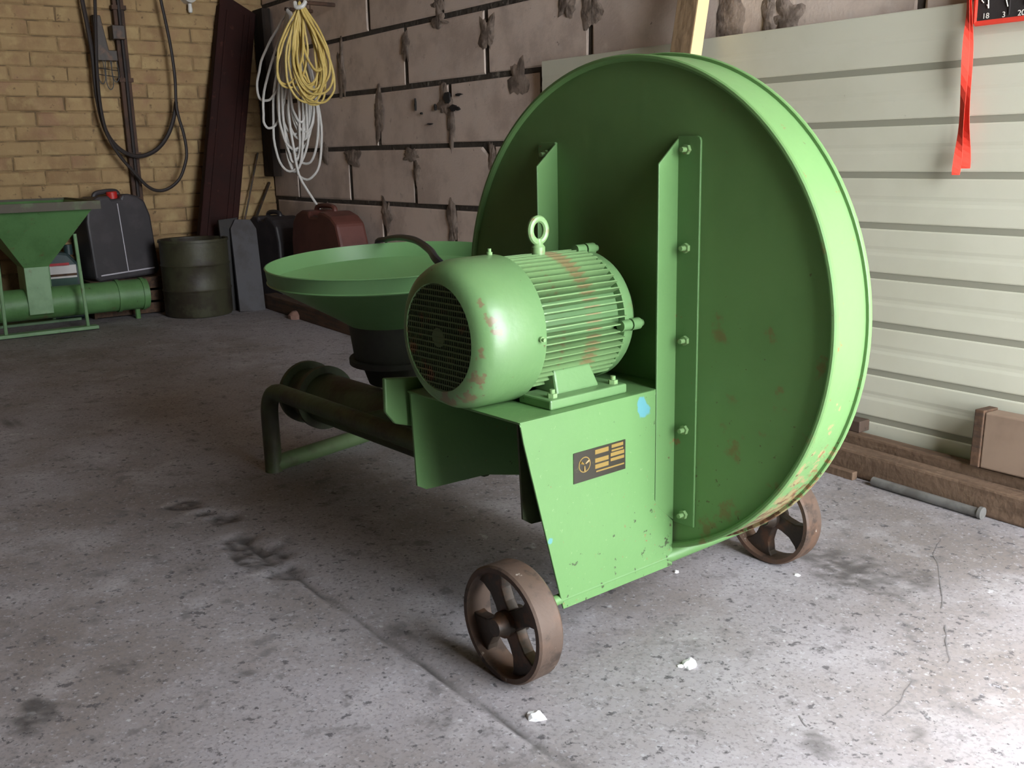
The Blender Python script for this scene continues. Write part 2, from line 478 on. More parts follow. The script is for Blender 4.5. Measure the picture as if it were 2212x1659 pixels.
for r in range(-5, 7):
    zb = 1.612 - .25 * (r + 1)
    x = starts[r] - .6 * 3
    while x < 6.0:
        if x + .6 > 0.05:
            x0 = max(x, 0.0)
            if x < 0:
                me = block_mesh(max(.05, x + .588), .229, r + 40)
            elif r == 3 and abs(x - 1.519) < .06:
                me = chipm
            else:
                me = random.choice(kms)
            inst('block', me, wallR, (x0 + .013, random.uniform(-.003, .003), zb + .0105))
        x += .6
# mortar that squeezed out of the joints
m_smear = mat('smeared_mortar', srgb(150, 134, 122), 0.95, layers=[('noise', srgb(104, 90, 80), 16, .45, .6, .8)], bump=(60, .6, .006), coord='World')
def smear(px, py, w, h, seed):
    rd = random.Random(seed); c = on_right(px, py)
    n = 30; out = []
    for i in range(n):
        a = 2 * PI * i / n
        k = 1 + .75 * noise.noise((math.cos(a) * 1.3 + seed * 3.1, math.sin(a) * 1.3, seed)) + .35 * noise.noise((math.cos(a) * 4 + seed, math.sin(a) * 4, seed * 2.0))
        out.append((c.x + math.cos(a) * w * k, c.z + math.sin(a) * h * k))
    mb = MB(); vs = [(x, 0.0, z) for x, z in out] + [(c.x + (x - c.x) * .75, -.0015 - rd.random() * .003, c.z + (z - c.z) * .72) for x, z in out] + [(c.x, -.0045, c.z)]
    fs = [(i, (i + 1) % n, (i + 1) % n + n, i + n) for i in range(n)] + [(i + n, (i + 1) % n + n, 2 * n) for i in range(n)]
    mb.add(vs, fs, True).build('mortar_smear', m_smear, wallR, sharp=60)
for i, (px, py, w, h) in enumerate([(818, 250, .045, .10), (738, 150, .04, .13), (876, 100, .035, .06), (945, 8, .06, .05), (1052, 70, .05, .06), (1280, 20, .05, .06),
        (962, 222, .06, .05), (975, 270, .03, .09), (760, 340, .09, .035), (890, 335, .08, .03), (835, 465, .05, .07), (978, 480, .04, .09), (1120, 170, .07, .06),
        (1580, 25, .055, .14), (1660, 30, .03, .10), (900, 370, .03, .05), (700, 330, .05, .05), (1225, 10, .04, .04), (1063, 345, .03, .06), (950, 45, .06, .025), (1700, 40, .05, .05), (705, 455, .04, .04)]):
    smear(px, py, w, h, i + 1)
m_stainblk = mat('black_scorch', srgb(34, 30, 28), 0.95)
for i, (px, py, w, h) in enumerate([(968, 210, .022, .022), (980, 232, .022, .012), (992, 204, .022, .005), (899, 226, .004, .02), (912, 245, .006, .006), (930, 268, .018, .003), (942, 232, .006, .012), (990, 234, .018, .007)]):
    c = on_right(px, py); n = 12
    vs = [(c.x + math.cos(2 * PI * k / n) * w * (1 + .35 * random.uniform(-1, 1)), -.0065, c.z + math.sin(2 * PI * k / n) * h * (1 + .35 * random.uniform(-1, 1))) for k in range(n)]
    MB().prism([(v[0], v[2]) for v in vs], 'y', -.0075, 0.0).build('scorch_mark', m_stainblk, wallR)

# ------------------------------------------------------------------ remaining shell (around and behind the camera)
m_plaster = mat('dusty_plaster', srgb(150, 130, 104), 0.9, layers=[('noise', srgb(128, 108, 86), 3, .4, .7, .6)], coord='World')
wf = MB()
wf.box(S_FRONT, S_FRONT + .2, -6.5, DOOR_Y0, -.2, 3.1).box(S_FRONT, S_FRONT + .2, DOOR_Y1, .25, -.2, 3.1).box(S_FRONT, S_FRONT + .2, DOOR_Y0, DOOR_Y1, DOOR_H, 3.1)
struct(wf.build('wall_front', m_plaster, matrix=ROOM))
struct(MB().box(-.2, 6.4, -6.7, -6.5, -.2, 3.1).build('wall_back', m_plaster, matrix=ROOM))
m_ceil = mat('ceiling_boards', srgb(128, 106, 82), 0.9, coord='World')
struct(MB().box(-.2, 6.4, -6.7, .25, 3.1, 3.25).build('ceiling', m_ceil, matrix=ROOM))

# ------------------------------------------------------------------ pale metal cladding on the block wall
m_clad = mat('pale_enamel_steel', srgb(206, 204, 186), 0.5, layers=[('noise', srgb(192, 190, 170), 2.5, .4, .7, .6), ('noise', srgb(150, 146, 130), 40, .70, .75, .4)], coord='World', spec=.35)
m_cladgap = mat('cladding_groove', srgb(146, 144, 128), 0.8)
CL0, CL1 = 2.462, 6.18
clad = empty('metal_cladding', ROOM @ Matrix.Translation((CL0, 0, 0)))
tag(clad, 'pale cream ribbed metal cladding fixed low on the grey block wall', 'metal cladding')
MB().box(0, CL1 - CL0, -.0275, -.008, .02, 1.131).build('backing_sheet', m_cladgap, clad)
RIBS = [1.1355] + [1.004 - .1251 * k for k in range(8)] + [.018]
for k in range(9):
    zt, zb = RIBS[k], RIBS[k + 1]
    zt -= .0075 if k else 0
    zb += .0075
    zm = (zt + zb) / 2
    prof = [(-.0265, zb), (-.0292, zb + .0012), (-.030, zb + .004), (-.030, zm - .012), (-.0288, zm - .004), (-.0288, zm + .004), (-.030, zm + .012), (-.030, zt - .004), (-.0292, zt - .0012), (-.0265, zt)]
    MB().prism(prof, 'x', 0, CL1 - CL0).build('cladding_strip', m_clad, clad)

# ------------------------------------------------------------------ the grain mill (x into the block wall, y towards the brick wall, z up)
MILL = Matrix.Translation((0.2012, 1.8121, 0.0)) @ Matrix.Rotation(math.radians(90 - 50.2164), 4, 'Z')
MILL_I = MILL.inverted()
def on_mill(px, py, axis, val):
    d = CAM_F + CAM_R * ((px - 1106) / F_PX) - CAM_U * ((py - 829.5) / F_PX)
    o = MILL_I @ CAM_P; d = MILL_I.to_3x3() @ d
    return o + d * ((val - o[axis]) / d[axis])

mill = empty('grain_mill', MILL)
tag(mill, 'big green painted grain mill on iron wheels with large round fan housing and motor', 'grain mill')
C0 = (0, Z0)
# fan housing
housing = MB().lathe([(.000, .4455), (.086, .4455), (.086, .4415), (.000, .4415)], 'x', C0, 128, True).build('fan_housing', m_band, mill)
MB().lathe([(.0060, 0), (.0060, .4375), (.0105, .4375), (.0105, 0)], 'x', C0, 128).build('front_cover', m_disc, housing)
MB().lathe([(.0105, .4335), (.004, .4345), (-.001, .4365), (-.003, .4400), (-.0025, .4440), (.000, .4462), (.005, .4462), (.009, .4450), (.013, .438), (.013, .4335)], 'x', C0, 128, True).build('rolled_rim', m_disc, housing)
MB().lathe([(.082, .4455), (.082, .4505), (.084, .452), (.089, .452), (.091, .4505), (.091, .0)], 'x', C0, 128).build('back_flange', m_band, housing)
MB().lathe([(.091, .16), (.20, .15), (.20, 0)], 'x', C0, 48).build('rear_bearing', m_dirtgreen, housing)

# hexagon-headed bolt pointing to -x
def bolt_mesh(name='bolt', r=.0085, h=.006, stud=.010):
    mb = MB()
    mb.prism([(r * math.cos(i * PI / 3), r * math.sin(i * PI / 3)) for i in range(6)], 'x', -h, 0)
    mb.lathe([(-h, r * .5), (-h - stud, r * .5), (-h - stud, 0)], 'x', (0, 0), 10)
    return mb.mesh(name, m_bolt)
BOLT = bolt_mesh()
# angle irons bolted to the cover
XA = .0060
def angle_iron(yc, out, zlo, zhi):
    leg = [(XA, zhi), (-.0465, zhi - .044), (-.0465, zlo + .045), (-.040, zlo + .034), (XA, zlo)]
    mb = MB().prism(leg, 'y', yc - .002, yc + .002)
    y0, y1 = sorted((yc, yc + out * .049))
    r = .008
    ye = yc + out * .049
    poly = [(yc, zlo), (ye, zlo), (ye, zhi - r), (ye - out * r * .3, zhi - r * .3), (ye - out * r, zhi), (yc, zhi)]
    mb.prism(poly, 'x', XA - .0045, XA)
    o = mb.build('angle_iron', m_green, mill, bevel=.0012)
    return o
ai = angle_iron(-.1301, -1, Z0 - .374, Z0 + .3055)
for y, z in [(-.1515, .2838), (-.153, .1216), (-.1545, -.0372), (-.1565, -.1965), (-.158, -.3538)]:
    inst('bolt', BOLT, ai, (XA - .0045, y, Z0 + z), (random.random(), 0, 0))
aj = angle_iron(.1728, 1, Z0 - .374, Z0 + .3025)
for z in (.28, .12, -.04, -.20, -.35):
    inst('bolt', BOLT, aj, (XA - .0045, .197, Z0 + z), (random.random(), 0, 0))

# motor base of bent plate
ZT = Z0 - .1195
near = [(-.359, ZT), (-.352, ZT - .035), (-.272, Z0 - .4575), (.0, Z0 - .459), (.0, Z0 - .372), (-.043, Z0 - .332), (-.0495, Z0 - .32), (-.0495, ZT)]
base = MB().prism(near, 'y', -.1335, -.1295).build('motor_base', m_plate, mill, bevel=.0012)
MB().box(-.359, .009, -.1300, .1728, ZT - .004, ZT).build('top_plate', m_plate, base, bevel=.0012)
r = .007
MB().lathe([(-.359, r), (-.0495, r)], 'x', (-.1335 + r, ZT - r), 8, a0=PI / 2, a1=PI).build('bent_edge', m_plate, base)
MB().prism([(-.355, ZT - .004), (-.349, Z0 - .298), (-.33, Z0 - .309), (-.19, Z0 - .313), (.009, Z0 - .36), (.009, ZT - .004)], 'y', .1688, .1728).build('side_plate', m_plate, base)
MB().prism([(-.325, ZT - .004), (-.318, Z0 - .300), (-.30, Z0 - .312), (-.02, Z0 - .33), (-.02, ZT - .004)], 'y', -.088, -.084).build('stiffener', m_dirtgreen, base)
# name plate
np_ = MB().box(-.2475, -.1265, -.1348, -.1335, Z0 - .2445, Z0 - .1925).build('nameplate', m_plateblk, mill)
np_['label'] = 'black nameplate with gold print and round emblem'
def npbox(name, x0, x1, z0, z1):
    MB().box(-.2475 + x0 * .121, -.2475 + x1 * .121, -.1353, -.1347, Z0 - .2445 + z0 * .052, Z0 - .2445 + z1 * .052).build(name, m_gold, np_)
ec = (-.2475 + .2 * .121, Z0 - .2445 + .55 * .052)
MB().lathe([(-.1353, .0135), (-.1353, .0118), (-.1347, .0118), (-.1347, .0135)], 'y', ec, 24, True).build('emblem', m_gold, np_)
mbx = MB()
for k in range(3):
    a = k * 2 * PI / 3 + .5
    mbx.tube([(ec[0] + .002 * math.cos(a), -.135, ec[1] + .002 * math.sin(a)), (ec[0] + .0105 * math.cos(a), -.135, ec[1] + .0105 * math.sin(a))], [.0012, .0026], 6)
mbx.build('emblem_blade', m_gold, np_)
for (x0, x1, z0, z1) in [(.40, .66, .78, .93), (.72, .95, .84, .95), (.40, .66, .50, .64), (.40, .66, .30, .44), (.70, .97, .56, .68), (.70, .97, .40, .50), (.42, .97, .18, .23), (.72, .95, .72, .78)]:
    npbox('print_line', x0, x1, z0, z1)

# axle and wheels
WB, WR = -.1248, .0974
MB().lathe([(-.36, 0), (-.36, .009), (-.012, .009), (-.002, .014), (.30, .014), (.30, 0)], 'x', (WB, WR + .005), 20).build('axle', m_green, mill)
def wheel(x0, phase):
    w = .0495
    o = MB().lathe([(x0, .0945), (x0 + .004, .0974), (x0 + w - .004, .0974), (x0 + w, .0945), (x0 + w, .0865), (x0 + w * .5, .0845), (x0, .0865)], 'x', (WB, WR), 56, True).build('wheel', m_castiron, mill)
    MB().lathe([(x0 - .012, 0), (x0 - .012, .014), (x0 - .004, .016), (x0 + .004, .022), (x0 + w - .004, .022), (x0 + w, .0)], 'x', (WB, WR), 24).build('hub', m_spoke, o)
    for k in range(4):
        a = phase + k * PI / 2
        pts = []
        ca, sa = math.cos(a), math.sin(a)
        # flat tapered spoke that flares into the rim
        sec = [(.016, .016), (.033, .0145), (.054, .0165), (.072, .026), (.0865, .042)]
        vs = []
        for rr, hw in sec:
            for xx, hh in ((x0 + .014, hw), (x0 + .036, hw), (x0 + .036, -hw), (x0 + .014, -hw)):
                vs.append((xx, WB + ca * rr - sa * hh, WR + sa * rr + ca * hh))
        fs = [(i * 4 + j, i * 4 + (j + 1) % 4, (i + 1) * 4 + (j + 1) % 4, (i + 1) * 4 + j) for i in range(4) for j in range(4)] + [(0, 1, 2, 3), (16, 17, 18, 19)]
        MB().add(vs, fs).build('spoke', m_spoke, o, bevel=.002)
    return o
wheel(-.402, 1.05)
wheel(.2963, .35)

# electric motor
MY, MZ = .0213, Z0 - .0008
MC = (MY, MZ)
motor = MB().lathe([(-.285, 0), (-.285, .095), (-.075, .100), (-.075, 0)], 'x', MC, 56).build('motor', m_motor, mill)
motor['label'] = 'finned green electric motor with eyebolt'
# cooling fins
def fin_mesh():
    r0, r1, t = .094, .1175, .0014
    pr = [(-.280, r0), (-.280, r0 + .011), (-.268, r1 - .001), (-.262, r1), (-.087, r1), (-.082, r1 - .002), (-.082, r0)]
    mb = MB(); n = len(pr)
    vs = [(x, r, -t * (1.25 if r < .1 else .8)) for x, r in pr] + [(x, r, t * (1.25 if r < .1 else .8)) for x, r in pr]
    fs = [tuple(range(n)), tuple(range(n, 2 * n))] + [(i, (i + 1) % n, (i + 1) % n + n, i + n) for i in range(n)]
    return mb.add(vs, fs).mesh('cooling_fin', m_fin)
FIN = fin_mesh()
NF = 58
for k in range(NF):
    a = 2 * PI * k / NF + .02
    if -2.25 < math.atan2(math.sin(a), math.cos(a)) < -.89: continue
    inst('cooling_fin', FIN, motor, (0, MY, MZ), (a, 0, 0))
# fan cover
MB().lathe([(-.272, .119), (-.272, .1225), (-.276, .1235), (-.352, .1225), (-.372, .1185), (-.386, .111), (-.394, .100), (-.397, .088), (-.3945, .086)], 'x', MC, 72).build('fan_cover', m_motor, motor, sharp=50)
MB().lathe([(-.372, 0), (-.372, .10), (-.30, .118)], 'x', MC, 40).build('fan_shadow_disc', m_dark, motor)  # black disc put in for the darkness behind the grille
mb = MB()
G = .0875; nb = 15
for i in range(-nb, nb + 1):
    y = i * G / nb * .98; h = math.sqrt(max(0, G * G - y * y))
    if h > .004:
        mb.box(-.3955, -.3935, MY + y - .0008, MY + y + .0008, MZ - h, MZ + h)
nh = 9
for i in range(-nh, nh + 1):
    z = i * G / nh * .98; h = math.sqrt(max(0, G * G - z * z))
    if h > .004:
        mb.box(-.3962, -.3940, MY - h, MY + h, MZ + z - .0013, MZ + z + .0013)
mb.lathe([(-.3958, 0), (-.3958, .016), (-.3935, .016), (-.3935, 0)], 'x', MC, 20)
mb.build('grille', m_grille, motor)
SCREW = bolt_mesh('cover_screw', .0042, .005, .0)
for a in (PI / 2, PI * .98 + .08, 0, -PI / 2):
    mtx = Matrix.Translation((-.286, MY, MZ)) @ Matrix.Rotation(a, 4, 'X')
    mb = MB().lathe([(.1225, .0048), (.128, .0048), (.128, .003), (.1335, .003), (.1335, 0)], 'y', (0, 0), 10)
    mb.xf(mtx).build('cover_screw', m_bolt, motor)
# drive end shield with lugs
MB().lathe([(-.086, .1), (-.084, .1135), (-.066, .1135), (-.058, .109), (-.046, .098), (-.034, .078), (-.030, .058), (.0105, .052)], 'x', MC, 64).build('end_shield', m_motor, motor, sharp=50)
for k in range(4):
    a = k * PI / 2 + .05
    m_ = Matrix.Translation((0, MY, MZ)) @ Matrix.Rotation(a + PI, 4, 'X')
    mb = MB().lathe([(-.098, .0), (-.098, .0095), (-.077, .0095), (-.077, 0)], 'x', (.1165, 0), 14)
    mb.lathe([(-.074, .0), (-.074, .0105), (-.054, .0105), (-.054, .006), (-.045, .006), (-.045, 0)], 'x', (.1165, 0), 14)
    mb.xf(m_).build('lug', m_motor, motor)
# feet
for sgn in (-1, 1):
    yo = MY + sgn * .134; yi = MY + sgn * .055
    y0, y1 = sorted((yo, yi))
    ft = MB().box(-.276, -.100, y0, y1, ZT, ZT + .0165).build('foot', m_motor, motor, bevel=.003)
    yb, yt = MY + sgn * .108, MY + sgn * .086
    vs = [(-.238, yb, ZT + .015), (-.140, yb, ZT + .015), (-.148, yt, ZT + .064), (-.228, yt, ZT + .064),
          (-.238, MY + sgn * .05, ZT + .015), (-.140, MY + sgn * .05, ZT + .015), (-.148, MY + sgn * .04, ZT + .064), (-.228, MY + sgn * .04, ZT + .064)]
    MB().add(vs, [(0, 1, 2, 3), (4, 5, 6, 7), (0, 4, 5, 1), (3, 2, 6, 7), (0, 3, 7, 4), (1, 2, 6, 5)]).build('foot_web', m_motor, motor, bevel=.004)
    for x in (-.258, -.118):
        mb = MB().prism([(x + .0085 * math.cos(i * PI / 3), MY + sgn * .118 + .0085 * math.sin(i * PI / 3)) for i in range(6)], 'z', ZT + .0165, ZT + .0235)
        mb.lathe([(ZT + .0235, .0045), (ZT + .030, .0045), (ZT + .030, 0)], 'z', (x, MY + sgn * .118), 10)
        mb.build('foot_bolt', m_bolt, motor)
# eyebolt
ez = MZ + .156
ring = [(-.179 + .0165 * math.cos(t) * math.cos(-.05), MY + .0165 * math.cos(t) * math.sin(-.05), ez + .0195 * math.sin(t)) for t in [2 * PI * i / 28 for i in range(28)]]
mb = MB().tube(ring, .0062, 10, closed=True)
mb.lathe([(MZ + .112, .012), (MZ + .128, .012), (MZ + .135, .007), (MZ + .142, .006)], 'z', (-.179, MY), 14)
mb.build('eyebolt', m_bolt, motor)
# terminal box on the far side, with the supply cable
MB().box(-.235, -.135, MY + .105, MY + .165, MZ + .01, MZ + .085).build('terminal_box', m_motor, motor, bevel=.006)
cp = [(-.19, MY + .15, MZ + .03)] + [tuple(on_mill(px, py, 1, b)) for px, py, b in [(950, 568, .24), (928, 540, .42), (897, 519, .62), (862, 513, .84), (834, 517, 1.0), (815, 525, 1.12)]] + [(.28, 1.22, Z0 - .02), (.30, 1.26, Z0 - .25), (.32, 1.27, .06)]
MB().tube(smooth_path(cp, 6), .0078, 10).build('supply_cable', m_cable, mill)

# hopper
HT = Matrix.Translation((.003, .7636, Z0 + .0429)) @ Matrix.Rotation(-.0462, 4, 'Y') @ Matrix.Rotation(.0192, 4, 'X')
prof = [(-.150, .112), (-.125, .148), (-.040, .283), (-.036, .2905), (-.002, .2945), (.0, .2965), (.002, .2950), (.002, .2925), (-.035, .2875), (-.041, .279), (-.127, .144), (-.150, .108)]
hopper = MB().lathe(prof, 'z', (0, 0), 96).xf(HT).build('hopper', m_hopper, mill, sharp=40)
MB().lathe([(-.031, .2915), (-.0335, .2935), (-.036, .2915)], 'z', (0, 0), 96).xf(HT).build('hopper_bead', m_hopper, hopper)
MB().lathe([(-.148, .113), (-.235, .105), (-.235, .118), (-.248, .118), (-.248, .09), (-.30, .075)], 'z', (0, 0), 48).xf(HT).build('hopper_neck', m_neck, hopper)
# suction pipe below, with flanges
PXc, PZc = -.045, Z0 - .338
pipe = MB().lathe([(.47, 0), (.47, .066), (1.13, .066), (1.13, .058)], 'y', (PXc, PZc), 40).build('suction_pipe', m_dirtgreen, mill)
for y in (1.03, 1.125):
    MB().lathe([(y, .06), (y, .085), (y + .014, .085), (y + .014, .06)], 'y', (PXc, PZc), 40, True).build('pipe_flange', m_dirtgreen, pipe)
# guard plate beside the base
MB().prism([(-.396, Z0 - .094), (-.25, Z0 - .112), (-.25, Z0 - .20), (-.345, Z0 - .190), (-.378, Z0 - .180), (-.397, Z0 - .155)], 'y', .186, .196).build('guard_plate', m_green, mill, bevel=.003)
MB().box(-.33, -.26, .172, .186, Z0 - .19, Z0 - .13).build('guard_bracket', m_dirtgreen, mill)
# tubular rear stand
RS = .0225; HB = .021
def bent(p0, corner, p1, rad, n=6):
    p0, c, p1 = Vector(p0), Vector(corner), Vector(p1)
    a = (p0 - c).normalized(); b = (p1 - c).normalized()
    out = [p0]
    s0, s1 = c + a * rad, c + b * rad
    for i in range(n + 1):
        t = i / n
        out.append((1 - t) ** 2 * s0 + 2 * t * (1 - t) * c + t * t * s1)
    out.append(p1)
    return out
zr = Z0 - .296
YA, YB = 1.078, 1.165
stand = MB().tube(bent((-.188, .172, zr), (-.188, YA, zr), (-.188, YA, HB), .075, 8), RS, 14).build('stand_rail', m_dirtgreen, mill)
MB().tube(bent((.215, .46, zr), (.215, YB, zr), (.215, YB, HB), .075, 8), RS, 14).build('stand_rail', m_dirtgreen, mill)
MB().tube([(-.188, YA, HB + .022), (.215, YB, HB + .022)], RS, 14).build('stand_foot_bar', m_bar, mill)
MB().tube([(-.188, .62, zr), (.215, .62, zr)], .018, 12).build('stand_cross_bar', m_dirtgreen, mill)

# ------------------------------------------------------------------ green feed extruder by the brick wall
m_g2 = mat('faded_green_paint', srgb(96, 138, 84), 0.5, layers=[('noise', srgb(78, 116, 66), 6, .42, .66, .7), ('noise', srgb(110, 90, 62), 14, .6, .72, .7), ('noise', srgb(60, 44, 36), 50, .66, .72, .7)], bump=(60, .1))
m_g2l = mat('pale_green_paint', srgb(126, 160, 118), 0.5, layers=[('noise', srgb(104, 140, 96), 8, .42, .66, .7), ('noise', srgb(110, 90, 62), 20, .64, .72, .6)], bump=(60, .1))
b0 = on_floor(205, 706); b1 = on_floor(0, 741)
sb = (b0.x + b1.x) / 2          # base front edge
GS = sb - .17                    # auger axis
yR = b0.y
zf = tz(GS)
ex = empty('feed_extruder', ROOM @ Matrix.Translation((GS, yR, zf)))
tag(ex, 'faded green feed extruder with square funnel hopper at the picture edge', 'feed extruder')
def lp(p): return Vector((p.x - GS, p.y - yR, p.z - zf))
# base bars, along the brick wall
MB().box(.135, .185, -1.1, .0, .0, .016).build('base_bar', m_g2l, ex, bevel=.003)
MB().box(-.185, -.135, -1.1, .0, .0, .016).build('base_bar', m_g2l, ex, bevel=.003)
MB().box(-.185, .185, -.98, -.93, .0, .014).build('base_bar', m_g2, ex, bevel=.003)
pa = lp(on_left(30, 662, GS)); pb = lp(on_left(316, 632, GS))
zp = (pa.z + pb.z) / 2; RP = .073
barrel = MB().lathe([(-1.0, 0), (-1.0, RP), (pb.y, RP), (pb.y, RP * .55), (pb.y + .002, 0)], 'y', (0, zp), 40).build('auger_barrel', m_g2, ex)
for yy in (lp(on_left(250, 640, GS)).y, pb.y - .03):
    MB().lathe([(yy, RP), (yy, RP + .006), (yy + .016, RP + .006), (yy + .016, RP)], 'y', (0, zp), 40, True).build('clamp_ring', m_g2, barrel)
n0 = lp(on_left(54, 600, GS + .08)); n1 = lp(on_left(108, 600, GS + .08))
zneck = lp(on_left(80, 577, GS + .08)).z
MB().box(-.08, .08, n0.y, n1.y, zp - .04, zneck).build('inlet_duct', m_g2l, ex, bevel=.002)
# funnel
top = lp(on_left(210, 436, GS + .30)); yT1 = top.y; zT = top.z; cyn = (n0.y + n1.y) / 2; hw = yT1 - cyn
def ring(hx, hy, z): return [(-hx, cyn - hy, z), (hx, cyn - hy, z), (hx, cyn + hy, z), (-hx, cyn + hy, z)]
r0 = ring(.08, (n1.y - n0.y) / 2, zneck); r1 = ring(.30, hw, zT); r2 = ring(.297, hw - .004, zT); r3 = ring(.077, (n1.y - n0.y) / 2 - .003, zneck)
mb = MB()
for A, B in ((r0, r1), (r1, r2), (r2, r3)):
    mb.add(A + B, [(i, (i + 1) % 4, (i + 1) % 4 + 4, i + 4) for i in range(4)])
fun = mb.build('funnel', m_g2, ex)
rimm = mat('dark_rim', srgb(74, 66, 48), .6, layers=[('noise', srgb(86, 104, 66), 12, .5, .65, .7)])
mb = MB()
mb.box(.294, .312, cyn - hw - .01, cyn + hw + .01, zT - .03, zT + .006).box(-.312, -.294, cyn - hw - .01, cyn + hw + .01, zT - .03, zT + .006)
mb.box(-.294, .294, cyn + hw - .006, cyn + hw + .012, zT - .03, zT + .006).box(-.294, .294, cyn - hw - .012, cyn - hw + .006, zT - .03, zT + .006)
mb.build('funnel_rim', rimm, fun)
for (pt, pbm) in [((161, 505), (190, 698)), ((-6, 560), (14, 728))]:
    A = lp(on_left(pt[0], pt[1], GS + .165)); B = lp(on_left(pbm[0], pbm[1], GS + .165))
    MB().tube([A, (B.x, B.y, .012)], .008, 8).build('leg', m_g2l, ex)
MB().tube([(-.16, -.12, .012), (-.16, -.12, zT - .1)], .008, 8).build('leg', m_g2l, ex)
MB().tube([(0, .0 + pb.y - .05, zp - RP), (0, pb.y - .05, 0.0)], .012, 8).build('barrel_post', m_g2, ex)

# ------------------------------------------------------------------ canisters
def canister(name, mtx, w, d, h, m_body, m_cap, label, cat, seam=None, cap=True, group=None):
    """jerry can: w along local x, d along local y, standing on z = 0"""
    root = empty(name, mtx); tag(root, label, cat, group)
    prof = [(-w / 2, .02), (-w / 2 + .02, 0), (w / 2 - .02, 0), (w / 2, .02), (w / 2 * .98, h * .72), (w / 2 * .86, h * .90), (w * .33, h * .965), (w * .20, h), (w * .10, h), (w * .07, h * .955),
            (-w * .07, h * .955), (-w * .10, h), (-w * .26, h), (-w * .36, h * .965), (-w / 2 * .88, h * .90), (-w / 2 * .98, h * .72)]
    body = MB().prism(prof, 'y', -d / 2, d / 2).build('body', m_body, root, bevel=.022)
    MB().tube(smooth_path([(-w * .22, 0, h * .97), (-w * .18, 0, h * 1.03), (0, 0, h * 1.045), (w * .14, 0, h * 1.03), (w * .16, 0, h * .97)], 4), .012, 8).build('handle', m_body, root)
    if cap:
        MB().lathe([(h * .94, .026), (h * 1.03, .026), (h * 1.04, .022), (h * 1.04, 0)], 'z', (w * .02, -d * .18), 20).build('cap', m_cap, root)
    if seam:
        MB().box(-.002, .002, -d / 2 - .003, -d / 2 + .004, .03, h * .9).build('seam', seam, root)
        MB().box(-w * .42, w * .42, -d / 2 - .003, -d / 2 + .004, .03, .036).build('bottom_seam', seam, root)
    return root
m_blackpl = mat('black_plastic', srgb(52, 48, 50), 0.5, layers=[('noise', srgb(70, 64, 66), 9, .45, .65, .6)])
m_red = mat('red_cap', srgb(190, 40, 34), 0.45)
m_seam = mat('pale_seam', srgb(190, 184, 190), 0.5)  # pale lines along the can's moulded seams
m_drkred = mat('dark_red_plastic', srgb(92, 52, 44), 0.55, layers=[('noise', srgb(70, 36, 30), 7, .42, .64, .7)])
m_teal = mat('dark_teal_plastic', srgb(40, 58, 58), 0.5)
m_oldwood = mat('old_dark_wood', srgb(86, 62, 44), 0.85, layers=[('noise', srgb(56, 42, 32), 6, .42, .62, .8, (1, 8, 8))], bump=(40, .3))
# wooden crate that carries the black canister
sC = .14
cB = on_left(272, 598, sC + .085); cT = on_left(265, 420, sC)
yC = cB.y; zc0 = cB.z - .01
cr = empty('wooden_crate', room_at(sC, yC, tz(sC)))
tag(cr, 'dark wooden crate under the black canister behind the green auger barrel', 'crate')
hz = zc0 - tz(sC)
for i in range(3):
    MB().box(.085, .10, -.17, .17, hz * i / 3 + .006, hz * (i + 1) / 3 - .006).build('slat', m_oldwood, cr)
    MB().box(-.10, -.085, -.17, .17, hz * i / 3 + .006, hz * (i + 1) / 3 - .006).build('slat', m_oldwood, cr)
MB().box(-.085, .085, -.17, -.155, 0, hz - .012).build('end_board', m_oldwood, cr)
MB().box(-.085, .085, .155, .17, 0, hz - .012).build('end_board', m_oldwood, cr)
MB().box(-.102, .102, -.175, .175, hz - .012, hz).build('lid', m_oldwood, cr)
canister('jerry_can', room_at(sC, yC, zc0, PI / 2 + .2, -.02, -.05), .335, .17, cT.z - zc0, m_blackpl, m_red,
         'black plastic jerry can with red cap standing beside the green funnel', 'jerry can', m_seam)
# small labelled jug behind the inlet duct
sJ = .10
jb = on_left(138, 640, sJ); jt = on_left(140, 535, sJ)
jug = empty('oil_jug', room_at(sJ, jb.y, tz(sJ))); tag(jug, 'dark teal jug with red and white label behind the green inlet duct', 'jug')
jh = jt.z - tz(sJ)
MB().prism([(-.085, 0), (.085, 0), (.085, jh * .74), (.03, jh * .94), (-.085, jh)], 'x', -.06, .06).build('body', m_teal, jug, bevel=.015)
l0 = on_left(105, 622, sJ + .062); l1 = on_left(163, 566, sJ + .062)
mlw = mat('label_white', srgb(206, 200, 196), .6); mlr = mat('label_red', srgb(176, 44, 48), .6); mlg = mat('label_dark_green', srgb(30, 66, 52), .6)
ly0, ly1 = l0.y - jb.y, l1.y - jb.y
za, zb = l0.z - tz(sJ), l1.z - tz(sJ)
ly0, ly1 = min(ly0, ly1), max(ly0, ly1)
zz = lambda t: za + (zb - za) * t
MB().box(.060, .0625, ly0, ly1, zz(.0), zz(.36)).build('label_base', mlg, jug)
MB().box(.060, .0625, ly0, ly1, zz(.36), zz(.90)).build('label_field', mlw, jug)
MB().box(.060, .0625, ly0, ly1 - .03, zz(.88), zz(1.0)).build('label_stripe', mlr, jug)
MB().box(.0625, .063, ly0, ly1, zz(.44), zz(.54)).build('label_print', m_oldwood, jug)
MB().lathe([(jh * .9, .02), (jh * 1.04, .02), (jh * 1.04, 0)], 'z', (0, .045), 14).build('cap', m_teal, jug)

